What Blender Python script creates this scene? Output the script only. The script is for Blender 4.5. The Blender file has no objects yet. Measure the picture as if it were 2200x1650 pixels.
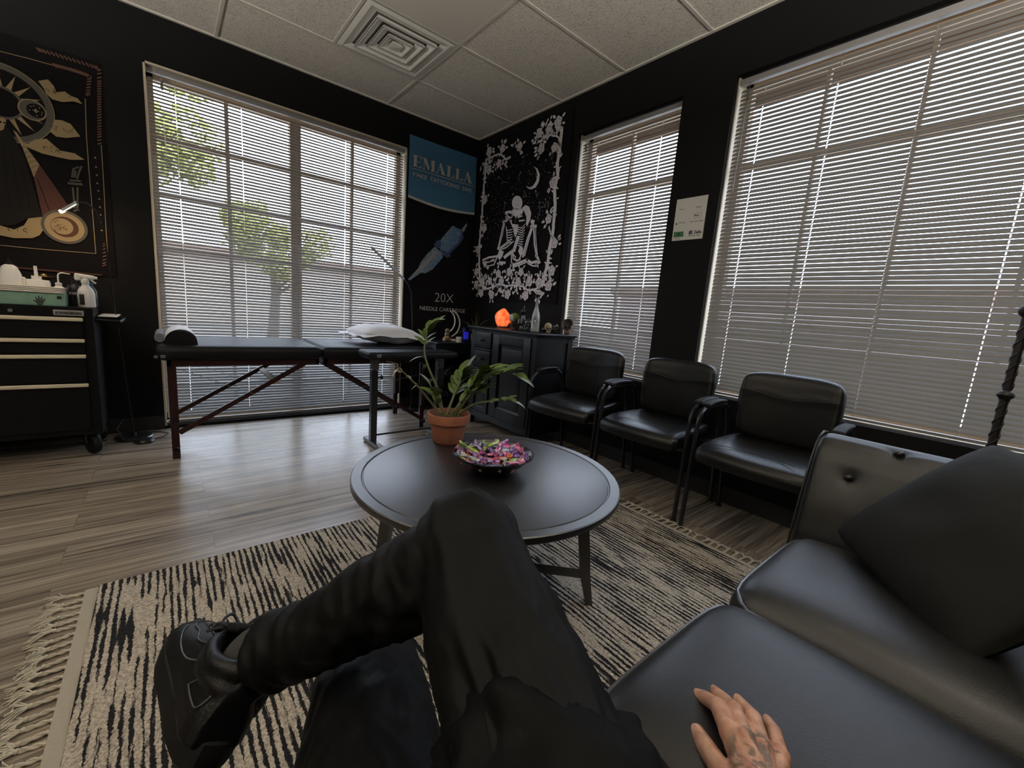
import bpy, math, random, bmesh
from mathutils import Vector, Matrix, noise
SC=bpy.context.scene; COL=SC.collection
pi=math.pi
# ---------------- camera, world, lights, exposure ----------------
cd=bpy.data.cameras.new('camera'); cam=bpy.data.objects.new('camera',cd); COL.objects.link(cam)
RT=Vector((0.77332269,-0.62945974,0.07584491)); UP=Vector((0.0468961,0.17608882,0.98325657)); FW=Vector((0.63227586,0.75681779,-0.16569269))
m=Matrix((RT,UP,-FW)).transposed().to_4x4(); m.translation=Vector((-2.5528,-3.8654,1.0230)); cam.matrix_world=m
cd.sensor_fit='HORIZONTAL'; cd.sensor_width=36; cd.lens=899.59/2200*36; cd.clip_start=.01; cd.clip_end=200
SC.camera=cam
SKY=6.2
w=bpy.data.worlds.new('sky'); SC.world=w; w.use_nodes=True; nt=w.node_tree; nt.nodes.clear()
wo=nt.nodes.new('ShaderNodeOutputWorld'); bg=nt.nodes.new('ShaderNodeBackground'); tc=nt.nodes.new('ShaderNodeTexCoord')
sx=nt.nodes.new('ShaderNodeSeparateXYZ'); cr=nt.nodes.new('ShaderNodeValToRGB')
nt.links.new(tc.outputs['Generated'],sx.inputs[0]); nt.links.new(sx.outputs['Z'],cr.inputs[0]); nt.links.new(cr.outputs[0],bg.inputs[0]); nt.links.new(bg.outputs[0],wo.inputs[0])
cr.color_ramp.elements[0].position=0; cr.color_ramp.elements[0].color=(.80,.87,1,1)
cr.color_ramp.elements[1].position=.7; cr.color_ramp.elements[1].color=(.66,.79,1,1)
bg.inputs[1].default_value=SKY
SC.view_settings.view_transform='Standard'; SC.view_settings.look='None'; SC.view_settings.exposure=.18; SC.view_settings.gamma=1
def area(name,loc,rot,sx_,sy_,power,color,portal=False):
    l=bpy.data.lights.new(name,'AREA'); l.shape='RECTANGLE'; l.size=sx_; l.size_y=sy_; l.energy=power; l.color=color
    if portal: l.cycles.is_portal=True
    o=bpy.data.objects.new(name,l); COL.objects.link(o); o.location=loc; o.rotation_euler=rot; return o
area('window_portal',(-1.68,.19,1.22),(-pi/2,0,0),1.9,2.5,1,(1,1,1),True)
area('window_portal',(.19,-1.82,1.54),(0,pi/2,0),1.9,.9,1,(1,1,1),True)
area('window_portal',(.19,-3.5,1.54),(0,pi/2,0),1.9,1.9,1,(1,1,1),True)
# bowl uplights added behind the camera to brighten the ceiling (bodies built below)
FILL_UPLIGHTS=[(-4.5,-1.9,1.80,170),(-4.3,-4.1,1.80,130),(-1.5,-4.72,1.9,185)]
for px_,py_,pz_,pw_ in FILL_UPLIGHTS:
    l=bpy.data.lights.new('pendant_uplight','SPOT'); l.energy=pw_; l.color=(1,.94,.85); l.shadow_soft_size=.10; l.spot_size=math.radians(168); l.spot_blend=.25
    o=bpy.data.objects.new('pendant_uplight',l); COL.objects.link(o); o.location=(px_,py_,pz_+.03); o.rotation_euler=(pi,0,0)
l=bpy.data.lights.new('table_lamp_glow','POINT'); l.energy=14; l.color=(1,.80,.56); l.shadow_soft_size=.09
o=bpy.data.objects.new('table_lamp_glow',l); COL.objects.link(o); o.location=(-4.9,-4.3,1.42)  # unseen warm source behind camera-left, no lamp body built

# ---------------- materials ----------------
def N(nt,t,**k):
    n=nt.nodes.new(t)
    for a,b in k.items():
        if a[0]=='_': n.inputs[a[1:].replace('_',' ')].default_value=b
        else: setattr(n,a,b)
    return n
MATS={}
def mat(name,col,rough=.5,metal=0,spec=.5,bump=0,bscale=200,bstretch=(1,1,1),var=0,vscale=8,emit=None,est=0,bdist=.002,coat=0,trans=0,sheen=0,detail=3):
    if name in MATS: return MATS[name]
    m=bpy.data.materials.new(name); m.use_nodes=True; nt=m.node_tree; b=nt.nodes['Principled BSDF']; MATS[name]=m
    b.inputs['Base Color'].default_value=(*col,1); b.inputs['Roughness'].default_value=rough; b.inputs['Metallic'].default_value=metal
    b.inputs['Specular IOR Level'].default_value=spec; b.inputs['Coat Weight'].default_value=coat; b.inputs['Transmission Weight'].default_value=trans; b.inputs['Sheen Weight'].default_value=sheen
    m.diffuse_color=(*col,1)
    if emit: b.inputs['Emission Color'].default_value=(*emit,1); b.inputs['Emission Strength'].default_value=est
    if bump or var:
        t=N(nt,'ShaderNodeTexCoord'); mp=N(nt,'ShaderNodeMapping'); mp.inputs['Scale'].default_value=bstretch
        nt.links.new(t.outputs['Object'],mp.inputs[0])
    if bump:
        n=N(nt,'ShaderNodeTexNoise',_Scale=bscale,_Detail=detail); nt.links.new(mp.outputs[0],n.inputs['Vector'])
        bp=N(nt,'ShaderNodeBump',_Strength=bump,_Distance=bdist); nt.links.new(n.outputs[0],bp.inputs['Height']); nt.links.new(bp.outputs[0],b.inputs['Normal'])
    if var:
        n2=N(nt,'ShaderNodeTexNoise',_Scale=vscale,_Detail=4.); nt.links.new(mp.outputs[0],n2.inputs['Vector'])
        r=N(nt,'ShaderNodeValToRGB'); r.color_ramp.elements[0].position=.3; r.color_ramp.elements[1].position=.7
        r.color_ramp.elements[0].color=(*[c*(1-var) for c in col],1); r.color_ramp.elements[1].color=(*[min(1,c*(1+var)) for c in col],1)
        nt.links.new(n2.outputs[0],r.inputs[0]); nt.links.new(r.outputs[0],b.inputs['Base Color'])
    return m
M_wall=mat('wall_black',(.0062,.0058,.0060),.7,spec=.2,bump=.25,bscale=90,bdist=.002)
M_blk=mat('black_paint',(.006,.006,.0065),.42,bump=.05,bscale=60)
M_base=mat('baseboard_rubber',(.017,.016,.0155),.5)
M_cream=mat('cream_trim',(.62,.55,.42),.5)
M_tan=mat('window_tan',(.62,.45,.30),.5)
M_slat=mat('blind_white',(.235,.226,.215),.5)
M_rail=mat('blind_rail',(.30,.29,.285),.4)
M_leather=mat('black_leather',(.005,.0048,.0048),.33,spec=.4,bump=.25,bscale=420,bdist=.0012)
M_leather2=mat('sofa_leather',(.004,.0039,.004),.42,spec=.55,bump=.35,bscale=330,bdist=.0014)
M_vinyl=mat('table_vinyl',(.006,.006,.007),.5,spec=.22,bump=.12,bscale=500)
M_metalblk=mat('black_metal',(.01,.01,.011),.28,spec=.6)
M_cherry=mat('cherry_wood',(.022,.0045,.004),.3,bump=.1,bscale=40,bstretch=(1,1,.1))
M_steel=mat('steel',(.5,.5,.5),.3,metal=1)
M_white=mat('white_plastic',(.78,.76,.72),.35)
M_wcloth=mat('white_cloth',(.72,.72,.74),.8,bump=.25,bscale=14,bdist=.012,sheen=.2)
M_terra=mat('terracotta',(.30,.105,.055),.8,var=.12,vscale=30,bump=.1,bscale=200)
M_soil=mat('soil',(.09,.045,.025),.9,bump=1,bscale=90,bdist=.01)
M_leaf=mat('leaf_green',(.095,.15,.035),.33,var=.35,vscale=22)
M_stem=mat('stem_green',(.10,.12,.045),.5)
M_dry=mat('dry_leaf',(.48,.44,.33),.6)
M_table=mat('table_black_wood',(.004,.0038,.004),.39,spec=1.0,bump=.03,bscale=300)
M_cab=mat('cabinet_black',(.005,.0046,.0045),.38,spec=.3,bump=.05,bscale=50)
M_side=mat('side_table_blueblack',(.010,.014,.018),.35)
M_trous=mat('trouser_cloth',(.0028,.0027,.0028),.6,spec=.17,bump=.35,bscale=12,bdist=.014,bstretch=(1.3,1.3,.5))
M_shirt=mat('shirt_cloth',(.0025,.0023,.0023),.65,spec=.14,bump=.35,bscale=12,bdist=.014)
M_rubber=mat('rubber_black',(.005,.005,.005),.6,spec=.25)
M_shoe=mat('shoe_black',(.004,.004,.0045),.42,spec=.3,bump=.3,bscale=350)
M_shoeline=mat('shoe_trim',(.06,.063,.066),.4)
M_sock=mat('sock_grey',(.035,.034,.031),.9,bump=.4,bscale=250)
M_pile=mat('fringe_yarn',(.50,.45,.36),.9,bump=.5,bscale=500)
def setlink(nt,a,b): nt.links.new(a,b)
def floor_mat():
    m=bpy.data.materials.new('plank_floor'); m.use_nodes=True; nt=m.node_tree; b=nt.nodes['Principled BSDF']
    t=N(nt,'ShaderNodeTexCoord'); L=nt.links.new
    br=N(nt,'ShaderNodeTexBrick'); br.offset=.37; br.inputs['Scale'].default_value=1; br.inputs['Mortar Size'].default_value=.0007; br.inputs['Brick Width'].default_value=1.22; br.inputs['Row Height'].default_value=.15
    br.inputs['Color1'].default_value=(0,0,0,1); br.inputs['Color2'].default_value=(1,1,1,1); br.inputs['Mortar'].default_value=(.5,.5,.5,1); br.inputs['Bias'].default_value=0
    L(t.outputs['Object'],br.inputs['Vector'])
    # per plank offset
    add=N(nt,'ShaderNodeVectorMath',operation='MULTIPLY_ADD'); add.inputs[1].default_value=(3,7,5)
    L(br.outputs['Color'],add.inputs[0]); L(t.outputs['Object'],add.inputs[2])
    mp=N(nt,'ShaderNodeMapping'); mp.inputs['Scale'].default_value=(.8,30,1); L(add.outputs[0],mp.inputs[0])
    n1=N(nt,'ShaderNodeTexNoise',_Scale=1.,_Detail=7.,_Roughness=.62,_Distortion=.6); L(mp.outputs[0],n1.inputs['Vector'])
    mp2=N(nt,'ShaderNodeMapping'); mp2.inputs['Scale'].default_value=(6,160,1); L(add.outputs[0],mp2.inputs[0])
    n2=N(nt,'ShaderNodeTexNoise',_Scale=1.,_Detail=3.); L(mp2.outputs[0],n2.inputs['Vector'])
    mx=N(nt,'ShaderNodeMix'); mx.data_type='FLOAT'; mx.inputs[0].default_value=.28; L(n1.outputs[0],mx.inputs[2]); L(n2.outputs[0],mx.inputs[3])
    r=N(nt,'ShaderNodeValToRGB'); e=r.color_ramp.elements; e[0].position=.35; e[0].color=(.05,.038,.029,1); e[1].position=.64; e[1].color=(.42,.36,.285,1)
    x=e.new(.45); x.color=(.17,.138,.108,1); x=e.new(.54); x.color=(.28,.232,.178,1)
    L(mx.outputs[0],r.inputs[0])
    mu=N(nt,'ShaderNodeMix'); mu.data_type='RGBA'; mu.blend_type='MULTIPLY'; mu.inputs[0].default_value=1; L(r.outputs[0],mu.inputs[6])
    rr=N(nt,'ShaderNodeMapRange'); rr.inputs['To Min'].default_value=.93; rr.inputs['To Max'].default_value=1.05; L(br.outputs['Color'],rr.inputs[0]); L(rr.outputs[0],mu.inputs[7])
    mo=N(nt,'ShaderNodeMix'); mo.data_type='RGBA'; L(br.outputs['Fac'],mo.inputs[0]); L(mu.outputs[2],mo.inputs[6]); mo.inputs[7].default_value=(.09,.07,.055,1)
    L(mo.outputs[2],b.inputs['Base Color']); b.inputs['Roughness'].default_value=.27; b.inputs['Specular IOR Level'].default_value=.9
    bp=N(nt,'ShaderNodeBump',_Strength=.12,_Distance=.003); L(n2.outputs[0],bp.inputs['Height']); L(bp.outputs[0],b.inputs['Normal'])
    return m
def rug_mat():
    m=bpy.data.materials.new('rug_weave'); m.use_nodes=True; nt=m.node_tree; b=nt.nodes['Principled BSDF']; L=nt.links.new
    t=N(nt,'ShaderNodeTexCoord')
    # small jitter so the stripe edges look tufted
    nj=N(nt,'ShaderNodeTexNoise',_Scale=120.,_Detail=2.); L(t.outputs['Object'],nj.inputs['Vector'])
    vm=N(nt,'ShaderNodeVectorMath',operation='MULTIPLY_ADD'); vm.inputs[1].default_value=(.010,.020,0); L(nj.outputs['Color'],vm.inputs[0]); L(t.outputs['Object'],vm.inputs[2])
    wv=N(nt,'ShaderNodeTexWave',_Scale=16.5,_Distortion=1.8,_Detail=2.); wv.bands_direction='X'; wv.inputs['Detail Scale'].default_value=.5
    ms=N(nt,'ShaderNodeMapping'); ms.inputs['Scale'].default_value=(1,.35,1); L(vm.outputs[0],ms.inputs[0]); L(ms.outputs[0],wv.inputs['Vector'])
    m1=N(nt,'ShaderNodeMapping'); m1.inputs['Scale'].default_value=(70,5.5,1); L(vm.outputs[0],m1.inputs[0])
    n1=N(nt,'ShaderNodeTexNoise',_Scale=1.,_Detail=3.,_Roughness=.6); L(m1.outputs[0],n1.inputs['Vector'])
    mx0=N(nt,'ShaderNodeMix'); mx0.data_type='FLOAT'; mx0.inputs[0].default_value=.80; L(wv.outputs['Fac'],mx0.inputs[2]); L(n1.outputs[0],mx0.inputs[3])
    m9=N(nt,'ShaderNodeMapping'); m9.inputs['Scale'].default_value=(9,3.5,1); L(t.outputs['Object'],m9.inputs[0])
    np_=N(nt,'ShaderNodeTexNoise',_Scale=1.,_Detail=2.); L(m9.outputs[0],np_.inputs['Vector'])
    mx=N(nt,'ShaderNodeMath',operation='MULTIPLY_ADD'); L(np_.outputs[0],mx.inputs[0]); mx.inputs[1].default_value=.45; L(mx0.outputs[0],mx.inputs[2])
    r=N(nt,'ShaderNodeValToRGB'); e=r.color_ramp.elements; e[0].position=.672; e[0].color=(.021,.021,.023,1); e[1].position=.712; e[1].color=(.45,.395,.325,1); L(mx.outputs[0],r.inputs[0])
    ng=N(nt,'ShaderNodeTexNoise',_Scale=170.,_Detail=2.); L(t.outputs['Object'],ng.inputs['Vector'])
    rg=N(nt,'ShaderNodeMapRange'); rg.inputs['From Min'].default_value=.3; rg.inputs['From Max'].default_value=.7; rg.inputs['To Min'].default_value=.55; rg.inputs['To Max'].default_value=1.3; L(ng.outputs[0],rg.inputs[0])
    mu=N(nt,'ShaderNodeMix'); mu.data_type='RGBA'; mu.blend_type='MULTIPLY'; mu.inputs[0].default_value=1; L(r.outputs[0],mu.inputs[6]); L(rg.outputs[0],mu.inputs[7])
    L(mu.outputs[2],b.inputs['Base Color']); b.inputs['Roughness'].default_value=.95; b.inputs['Specular IOR Level'].default_value=.1
    bp=N(nt,'ShaderNodeBump',_Strength=.9,_Distance=.006); L(ng.outputs[0],bp.inputs['Height']); L(bp.outputs[0],b.inputs['Normal'])
    return m
def ceil_mat():
    m=bpy.data.materials.new('acoustic_tile'); m.use_nodes=True; nt=m.node_tree; b=nt.nodes['Principled BSDF']; L=nt.links.new
    t=N(nt,'ShaderNodeTexCoord')
    n=N(nt,'ShaderNodeTexNoise',_Scale=78.,_Detail=2.,_Roughness=.5,_Distortion=2.4); L(t.outputs['Object'],n.inputs['Vector'])
    n2=N(nt,'ShaderNodeTexNoise',_Scale=150.,_Detail=2.); L(t.outputs['Object'],n2.inputs['Vector'])
    ab=N(nt,'ShaderNodeMath',operation='SUBTRACT'); L(n.outputs[0],ab.inputs[0]); ab.inputs[1].default_value=.5
    a2=N(nt,'ShaderNodeMath',operation='ABSOLUTE'); L(ab.outputs[0],a2.inputs[0])
    a3=N(nt,'ShaderNodeMath',operation='MULTIPLY_ADD'); L(n2.outputs[0],a3.inputs[0]); a3.inputs[1].default_value=-.16; a3.inputs[2].default_value=.09
    a4=N(nt,'ShaderNodeMath',operation='ADD'); L(a2.outputs[0],a4.inputs[0]); L(a3.outputs[0],a4.inputs[1])
    r=N(nt,'ShaderNodeValToRGB'); e=r.color_ramp.elements; e[0].position=.008; e[0].color=(.20,.185,.155,1); e[1].position=.05; e[1].color=(.80,.76,.68,1); L(a4.outputs[0],r.inputs[0])
    L(r.outputs[0],b.inputs['Base Color']); b.inputs['Roughness'].default_value=.9
    bp=N(nt,'ShaderNodeBump',_Strength=.6,_Distance=.003); L(a4.outputs[0],bp.inputs['Height']); L(bp.outputs[0],b.inputs['Normal'])
    return m
def frosted(name,col,dif,gl):
    m=glass_mat(name,gl=gl); nt=m.node_tree; o=[n for n in nt.nodes if n.type=='OUTPUT_MATERIAL'][0]; prev=o.inputs[0].links[0].from_socket; d=N(nt,'ShaderNodeBsdfDiffuse'); d.inputs[0].default_value=(*col,1); x=N(nt,'ShaderNodeMixShader'); x.inputs[0].default_value=dif; nt.links.new(prev,x.inputs[1]); nt.links.new(d.outputs[0],x.inputs[2]); nt.links.new(x.outputs[0],o.inputs[0]); return m
def glass_mat(name,tint=(1,1,1),gl=.08):
    m=bpy.data.materials.new(name); m.use_nodes=True; nt=m.node_tree; nt.nodes.clear()
    o=N(nt,'ShaderNodeOutputMaterial'); a=N(nt,'ShaderNodeBsdfTransparent'); a.inputs[0].default_value=(*tint,1); g=N(nt,'ShaderNodeBsdfGlossy'); g.inputs['Roughness'].default_value=.05
    x=N(nt,'ShaderNodeMixShader'); x.inputs[0].default_value=gl; nt.links.new(a.outputs[0],x.inputs[1]); nt.links.new(g.outputs[0],x.inputs[2]); nt.links.new(x.outputs[0],o.inputs[0]); return m
def skin_mat():
    m=bpy.data.materials.new('tattooed_skin'); m.use_nodes=True; nt=m.node_tree; b=nt.nodes['Principled BSDF']; L=nt.links.new
    t=N(nt,'ShaderNodeTexCoord')
    n=N(nt,'ShaderNodeTexNoise',_Scale=34.,_Detail=3.,_Distortion=1.6); L(t.outputs['Object'],n.inputs['Vector'])
    r=N(nt,'ShaderNodeValToRGB'); e=r.color_ramp.elements; e[0].position=.47; e[0].color=(0,0,0,1); e[1].position=.56; e[1].color=(1,1,1,1); L(n.outputs[0],r.inputs[0])
    d=N(nt,'ShaderNodeVectorMath',operation='DISTANCE'); L(t.outputs['Object'],d.inputs[0]); d.inputs[1].default_value=(.402,.142,.52)
    mr=N(nt,'ShaderNodeMapRange'); mr.inputs['From Min'].default_value=.052; mr.inputs['From Max'].default_value=.036; L(d.outputs['Value'],mr.inputs[0])
    mu=N(nt,'ShaderNodeMath',operation='MULTIPLY'); L(r.outputs[0],mu.inputs[0]); L(mr.outputs[0],mu.inputs[1])
    m8=N(nt,'ShaderNodeMath',operation='MULTIPLY'); L(mu.outputs[0],m8.inputs[0]); m8.inputs[1].default_value=.75
    n3=N(nt,'ShaderNodeTexNoise',_Scale=60.,_Detail=3.); L(t.outputs['Object'],n3.inputs['Vector'])
    r3=N(nt,'ShaderNodeValToRGB'); e=r3.color_ramp.elements; e[0].position=.35; e[0].color=(.42,.20,.13,1); e[1].position=.65; e[1].color=(.58,.33,.22,1); L(n3.outputs[0],r3.inputs[0])
    mx=N(nt,'ShaderNodeMix'); mx.data_type='RGBA'; L(m8.outputs[0],mx.inputs[0]); L(r3.outputs[0],mx.inputs[6]); mx.inputs[7].default_value=(.075,.07,.06,1)
    L(mx.outputs[2],b.inputs['Base Color']); b.inputs['Roughness'].default_value=.48; b.inputs['Subsurface Weight'].default_value=.08; b.inputs['Subsurface Radius'].default_value=(.01,.004,.002)
    n4=N(nt,'ShaderNodeTexNoise',_Scale=240.,_Detail=3.); L(t.outputs['Object'],n4.inputs['Vector'])
    bp=N(nt,'ShaderNodeBump',_Strength=.3,_Distance=.001); L(n4.outputs[0],bp.inputs['Height']); L(bp.outputs[0],b.inputs['Normal'])
    return m
for m_,cw,crg in ((M_table,.75,.40),(M_leather2,.28,.40)):
    q_=m_.node_tree.nodes['Principled BSDF']; q_.inputs['Coat Weight'].default_value=cw; q_.inputs['Coat Roughness'].default_value=crg
M_floor=floor_mat(); M_rug=rug_mat(); M_ceil=ceil_mat(); M_glass=glass_mat('window_glass',gl=.05); M_bottle=frosted('bottle_glass',(.6,.64,.62),.22,.08); M_skin=skin_mat()

# ---------------- mesh helpers ----------------
class B:
    """collects shapes; the vertices are world positions unless the parent is rotated"""
    def __init__(s): s.v=[]; s.f=[]; s.mi=[]; s.cur=0
    def add(s,vs,fs):
        o=len(s.v); s.v+=[Vector(v) for v in vs]; s.f+=[tuple(i+o for i in f) for f in fs]; s.mi+=[s.cur]*len(fs); return o
    def box(s,x0,x1,y0,y1,z0,z1,M=None):
        vs=[Vector((x,y,z)) for x in (x0,x1) for y in (y0,y1) for z in (z0,z1)]
        if M is not None: vs=[M@v for v in vs]
        s.add(vs,[(0,1,3,2),(4,6,7,5),(0,4,5,1),(2,3,7,6),(0,2,6,4),(1,5,7,3)]); return s
    def rbox(s,cx,cy,cz,sx,sy,sz,r,M=None,nr=3,nf=4,fn=None):
        """rounded box: centre, full sizes, radius; fn deforms local points (normalised n, point)"""
        hs=[sx/2,sy/2,sz/2]; r=min(r,*[h*.999 for h in hs])
        co=[]
        for h in hs:
            a=[-h+r*(1-math.cos(i/nr*pi/2)) for i in range(nr)]; b=[-(h-r)+2*(h-r)*i/nf for i in range(nf+1)]
            co.append(a+b+[-x for x in reversed(a)])
        pts={}; faces=[]
        def vid(p):
            k=(round(p[0],6),round(p[1],6),round(p[2],6))
            if k not in pts: pts[k]=len(pts)
            return pts[k]
        for ax in range(3):
            u,v=(ax+1)%3,(ax+2)%3
            for sg in (-1,1):
                for i in range(len(co[u])-1):
                    for j in range(len(co[v])-1):
                        q=[]
                        for (a,b) in ((i,j),(i+1,j),(i+1,j+1),(i,j+1)):
                            p=[0,0,0]; p[ax]=sg*hs[ax]; p[u]=co[u][a]; p[v]=co[v][b]; q.append(vid(p))
                        if sg<0: q.reverse()
                        faces.append(tuple(q))
        out=[]
        for k in pts:
            p=Vector(k); inn=Vector([max(-(h-r),min(h-r,c)) for c,h in zip(p,hs)]); d=p-inn
            if d.length>1e-9: p=inn+d.normalized()*r
            if fn: p=fn(Vector((p.x/hs[0],p.y/hs[1],p.z/hs[2])),p)
            p=p+Vector((0,0,0)); q=(M@p if M is not None else p)+Vector((cx,cy,cz)); out.append(q)
        s.add(out,faces); return s
    def lathe(s,prof,c=(0,0,0),n=32,M=None,sx=1,sy=1):
        vs=[];fs=[];m=len(prof)
        for i in range(n):
            a=2*pi*i/n
            for r,z in prof:
                p=Vector((r*math.cos(a)*sx,r*math.sin(a)*sy,z)); 
                if M is not None: p=M@p
                vs.append(p+Vector(c))
        for i in range(n):
            for j in range(m-1):
                a=i*m+j;b=((i+1)%n)*m+j; fs.append((a,b,b+1,a+1))
        s.add(vs,fs)
        return s
    def tube(s,pts,r,n=8,cap=True,flat=None,up=None):
        """tube through points; r number or list; flat=(a,b) gives an elliptic/rect section scale"""
        P=[Vector(p) for p in pts]; m=len(P); R=r if isinstance(r,(list,tuple)) else [r]*m
        T=[(P[min(i+1,m-1)]-P[max(i-1,0)]).normalized() for i in range(m)]
        u=Vector(up) if up else (Vector((0,0,1)) if abs(T[0].z)<.9 else Vector((1,0,0)))
        vs=[];fs=[]; U=None
        for i in range(m):
            if U is None: U=(u-T[i]*u.dot(T[i])).normalized()
            else: U=(U-T[i]*U.dot(T[i])).normalized()
            V=T[i].cross(U); fa,fb=flat if flat else (1,1)
            for k in range(n):
                a=2*pi*(k+.5)/n; vs.append(P[i]+U*math.cos(a)*R[i]*fa+V*math.sin(a)*R[i]*fb)
        for i in range(m-1):
            for k in range(n):
                a=i*n+k;b=i*n+(k+1)%n; fs.append((a,b,b+n,a+n))
        if cap: fs.append(tuple(reversed(range(n)))); fs.append(tuple(range((m-1)*n,m*n)))
        s.add(vs,fs); return s
    def cyl(s,a,b,r,n=16,r2=None): return s.tube([a,b],[r,r if r2 is None else r2],n)
    def sph(s,c,r,n=16,sc=(1,1,1),M=None):
        prof=[(math.sin(pi*j/(n//2))*r,-math.cos(pi*j/(n//2))*r) for j in range(n//2+1)]
        MM=Matrix.Diagonal(Vector(sc)); MM=(M@MM) if M is not None else MM
        return s.lathe(prof,c,n,MM)
    def prism(s,poly,h,fn):
        """poly 2-D points, h thickness, fn(u,v,d)->3-D"""
        n=len(poly); vs=[fn(u,v,0) for u,v in poly]+[fn(u,v,h) for u,v in poly]
        s.add(vs,[tuple(range(n)),tuple(reversed(range(n,2*n)))]+[(i,i+n,(i+1)%n+n,(i+1)%n) for i in range(n)]); return s
    def grid(s,nu,nv,fn,closeu=False):
        vs=[fn(i/(nu if closeu else nu),j/nv) for i in range(nu+(0 if closeu else 1)) for j in range(nv+1)]
        m=nv+1; R=nu
        fs=[(i*m+j,((i+1)%len(range(nu)) if closeu else i+1)*m+j,((i+1)%len(range(nu)) if closeu else i+1)*m+j+1,i*m+j+1) for i in range(R) for j in range(nv)]
        s.add(vs,fs); return s
def rootloc(p):
    l=Vector((0,0,0))
    while p is not None: l=l+p.location; p=p.parent
    return l
def obj(name,b,mats,parent=None,smooth=True,local=False,label=None,kind=None,auto=35,wn=False):
    me=bpy.data.meshes.new(name); off=Vector((0,0,0)) if local else rootloc(parent)
    me.from_pydata([tuple(v-off) for v in b.v],[],b.f)
    ml=mats if isinstance(mats,(list,tuple)) else [mats]
    for x in ml: me.materials.append(x)
    if len(ml)>1: me.polygons.foreach_set('material_index',b.mi)
    me.validate(); bm=bmesh.new(); bm.from_mesh(me); bmesh.ops.remove_doubles(bm,verts=bm.verts,dist=1e-6)
    if not (len(ml)>1 and len(bm.faces)<2): bmesh.ops.recalc_face_normals(bm,faces=bm.faces)
    if smooth:
        for f in bm.faces: f.smooth=True
        for e in bm.edges:
            if len(e.link_faces)==2 and e.calc_face_angle(0)>math.radians(auto): e.smooth=False
    bm.to_mesh(me); bm.free()
    o=bpy.data.objects.new(name,me); COL.objects.link(o); o.parent=parent
    if label: o['label']=label
    if kind: o['kind']=kind
    return o
def thing(name,label,cat,loc=(0,0,0),rz=0,group=None):
    o=bpy.data.objects.new(name,None); COL.objects.link(o); o.location=loc; o.rotation_euler=(0,0,rz); o.empty_display_size=.1
    o['label']=label; o['category']=cat
    if group: o['group']=group
    return o
def tag(o,label,cat,group=None):
    o['label']=label; o['category']=cat
    if group: o['group']=group
    return o
def dup(root,loc,rz=0,label=None,group=None):
    r=root.copy(); COL.objects.link(r); r.location=loc; r.rotation_euler=(0,0,rz)
    if label: r['label']=label
    if group: r['group']=group
    for ch in list(root.children):
        c=ch.copy(); COL.objects.link(c); c.parent=r
        for g in list(ch.children):
            d=g.copy(); COL.objects.link(d); d.parent=c
    return r
def struct(name,b,mats,**k):
    o=obj(name,b,mats,**k); o['kind']='structure'; return o
def text(body,size,mat_,name,parent,origin,ux,uy,align='LEFT',width=None,extrude=.0006,offset=0,world=True,shear=0):
    c=bpy.data.curves.new(name,'FONT'); c.body=body; c.size=size; c.align_x=align; c.extrude=extrude; c.offset=offset; c.shear=shear; c.resolution_u=3
    o=bpy.data.objects.new(name,c); COL.objects.link(o)
    bpy.context.view_layer.update(); dg=bpy.context.evaluated_depsgraph_get(); me=bpy.data.meshes.new_from_object(o.evaluated_get(dg)); bpy.data.objects.remove(o)
    ux=Vector(ux).normalized(); uy=Vector(uy).normalized(); nz=ux.cross(uy)
    xs=[v.co.x for v in me.vertices]; k=1
    if width: k=width/(max(xs)-min(xs))
    x0=min(xs) if align=='LEFT' else 0
    off=rootloc(parent) if world else Vector((0,0,0))
    for v in me.vertices: v.co=Vector(origin)+ux*((v.co.x-x0)*k)+uy*v.co.y+nz*v.co.z-off
    me.materials.append(mat_); o=bpy.data.objects.new(name,me); COL.objects.link(o); o.parent=parent; return o
def remesh(b,voxel,smooth=4,fac=.5):
    """weld overlapping closed shapes into one continuous skin; returns a B"""
    me=bpy.data.meshes.new('t'); me.from_pydata([tuple(v) for v in b.v],[],b.f); bm=bmesh.new(); bm.from_mesh(me); bmesh.ops.recalc_face_normals(bm,faces=bm.faces); bm.to_mesh(me); bm.free()
    o=bpy.data.objects.new('t',me); COL.objects.link(o)
    r=o.modifiers.new('r','REMESH'); r.mode='VOXEL'; r.voxel_size=voxel; r.adaptivity=0
    if smooth: s=o.modifiers.new('s','SMOOTH'); s.iterations=smooth; s.factor=fac
    bpy.context.view_layer.update(); dg=bpy.context.evaluated_depsgraph_get(); ev=o.evaluated_get(dg); m2=ev.to_mesh()
    out=B(); out.add([v.co.copy() for v in m2.vertices],[tuple(p.vertices) for p in m2.polygons]); ev.to_mesh_clear()
    bpy.data.objects.remove(o); bpy.data.meshes.remove(me); return out
def caps(b,pts,rs,n=16,flat=None,up=None):
    """tapered limb with round ends and ball joints"""
    for i in range(len(pts)-1): 
        b.tube([pts[i],pts[i+1]],[rs[i],rs[i+1]],n,flat=flat,up=up)
    for p,r in zip(pts,rs): b.sph(p,r*.995,12)
    return b
def rotM(x=0,y=0,z=0): return Matrix.Rotation(z,3,'Z')@Matrix.Rotation(y,3,'Y')@Matrix.Rotation(x,3,'X')
def axesM(a,b_):
    """matrix whose x axis is a, y axis b_ (made orthogonal)"""
    a=Vector(a).normalized(); b_=Vector(b_); b_=(b_-a*b_.dot(a)).normalized(); c=a.cross(b_); return Matrix((a,b_,c)).transposed()
RND=random.Random(7)
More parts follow.
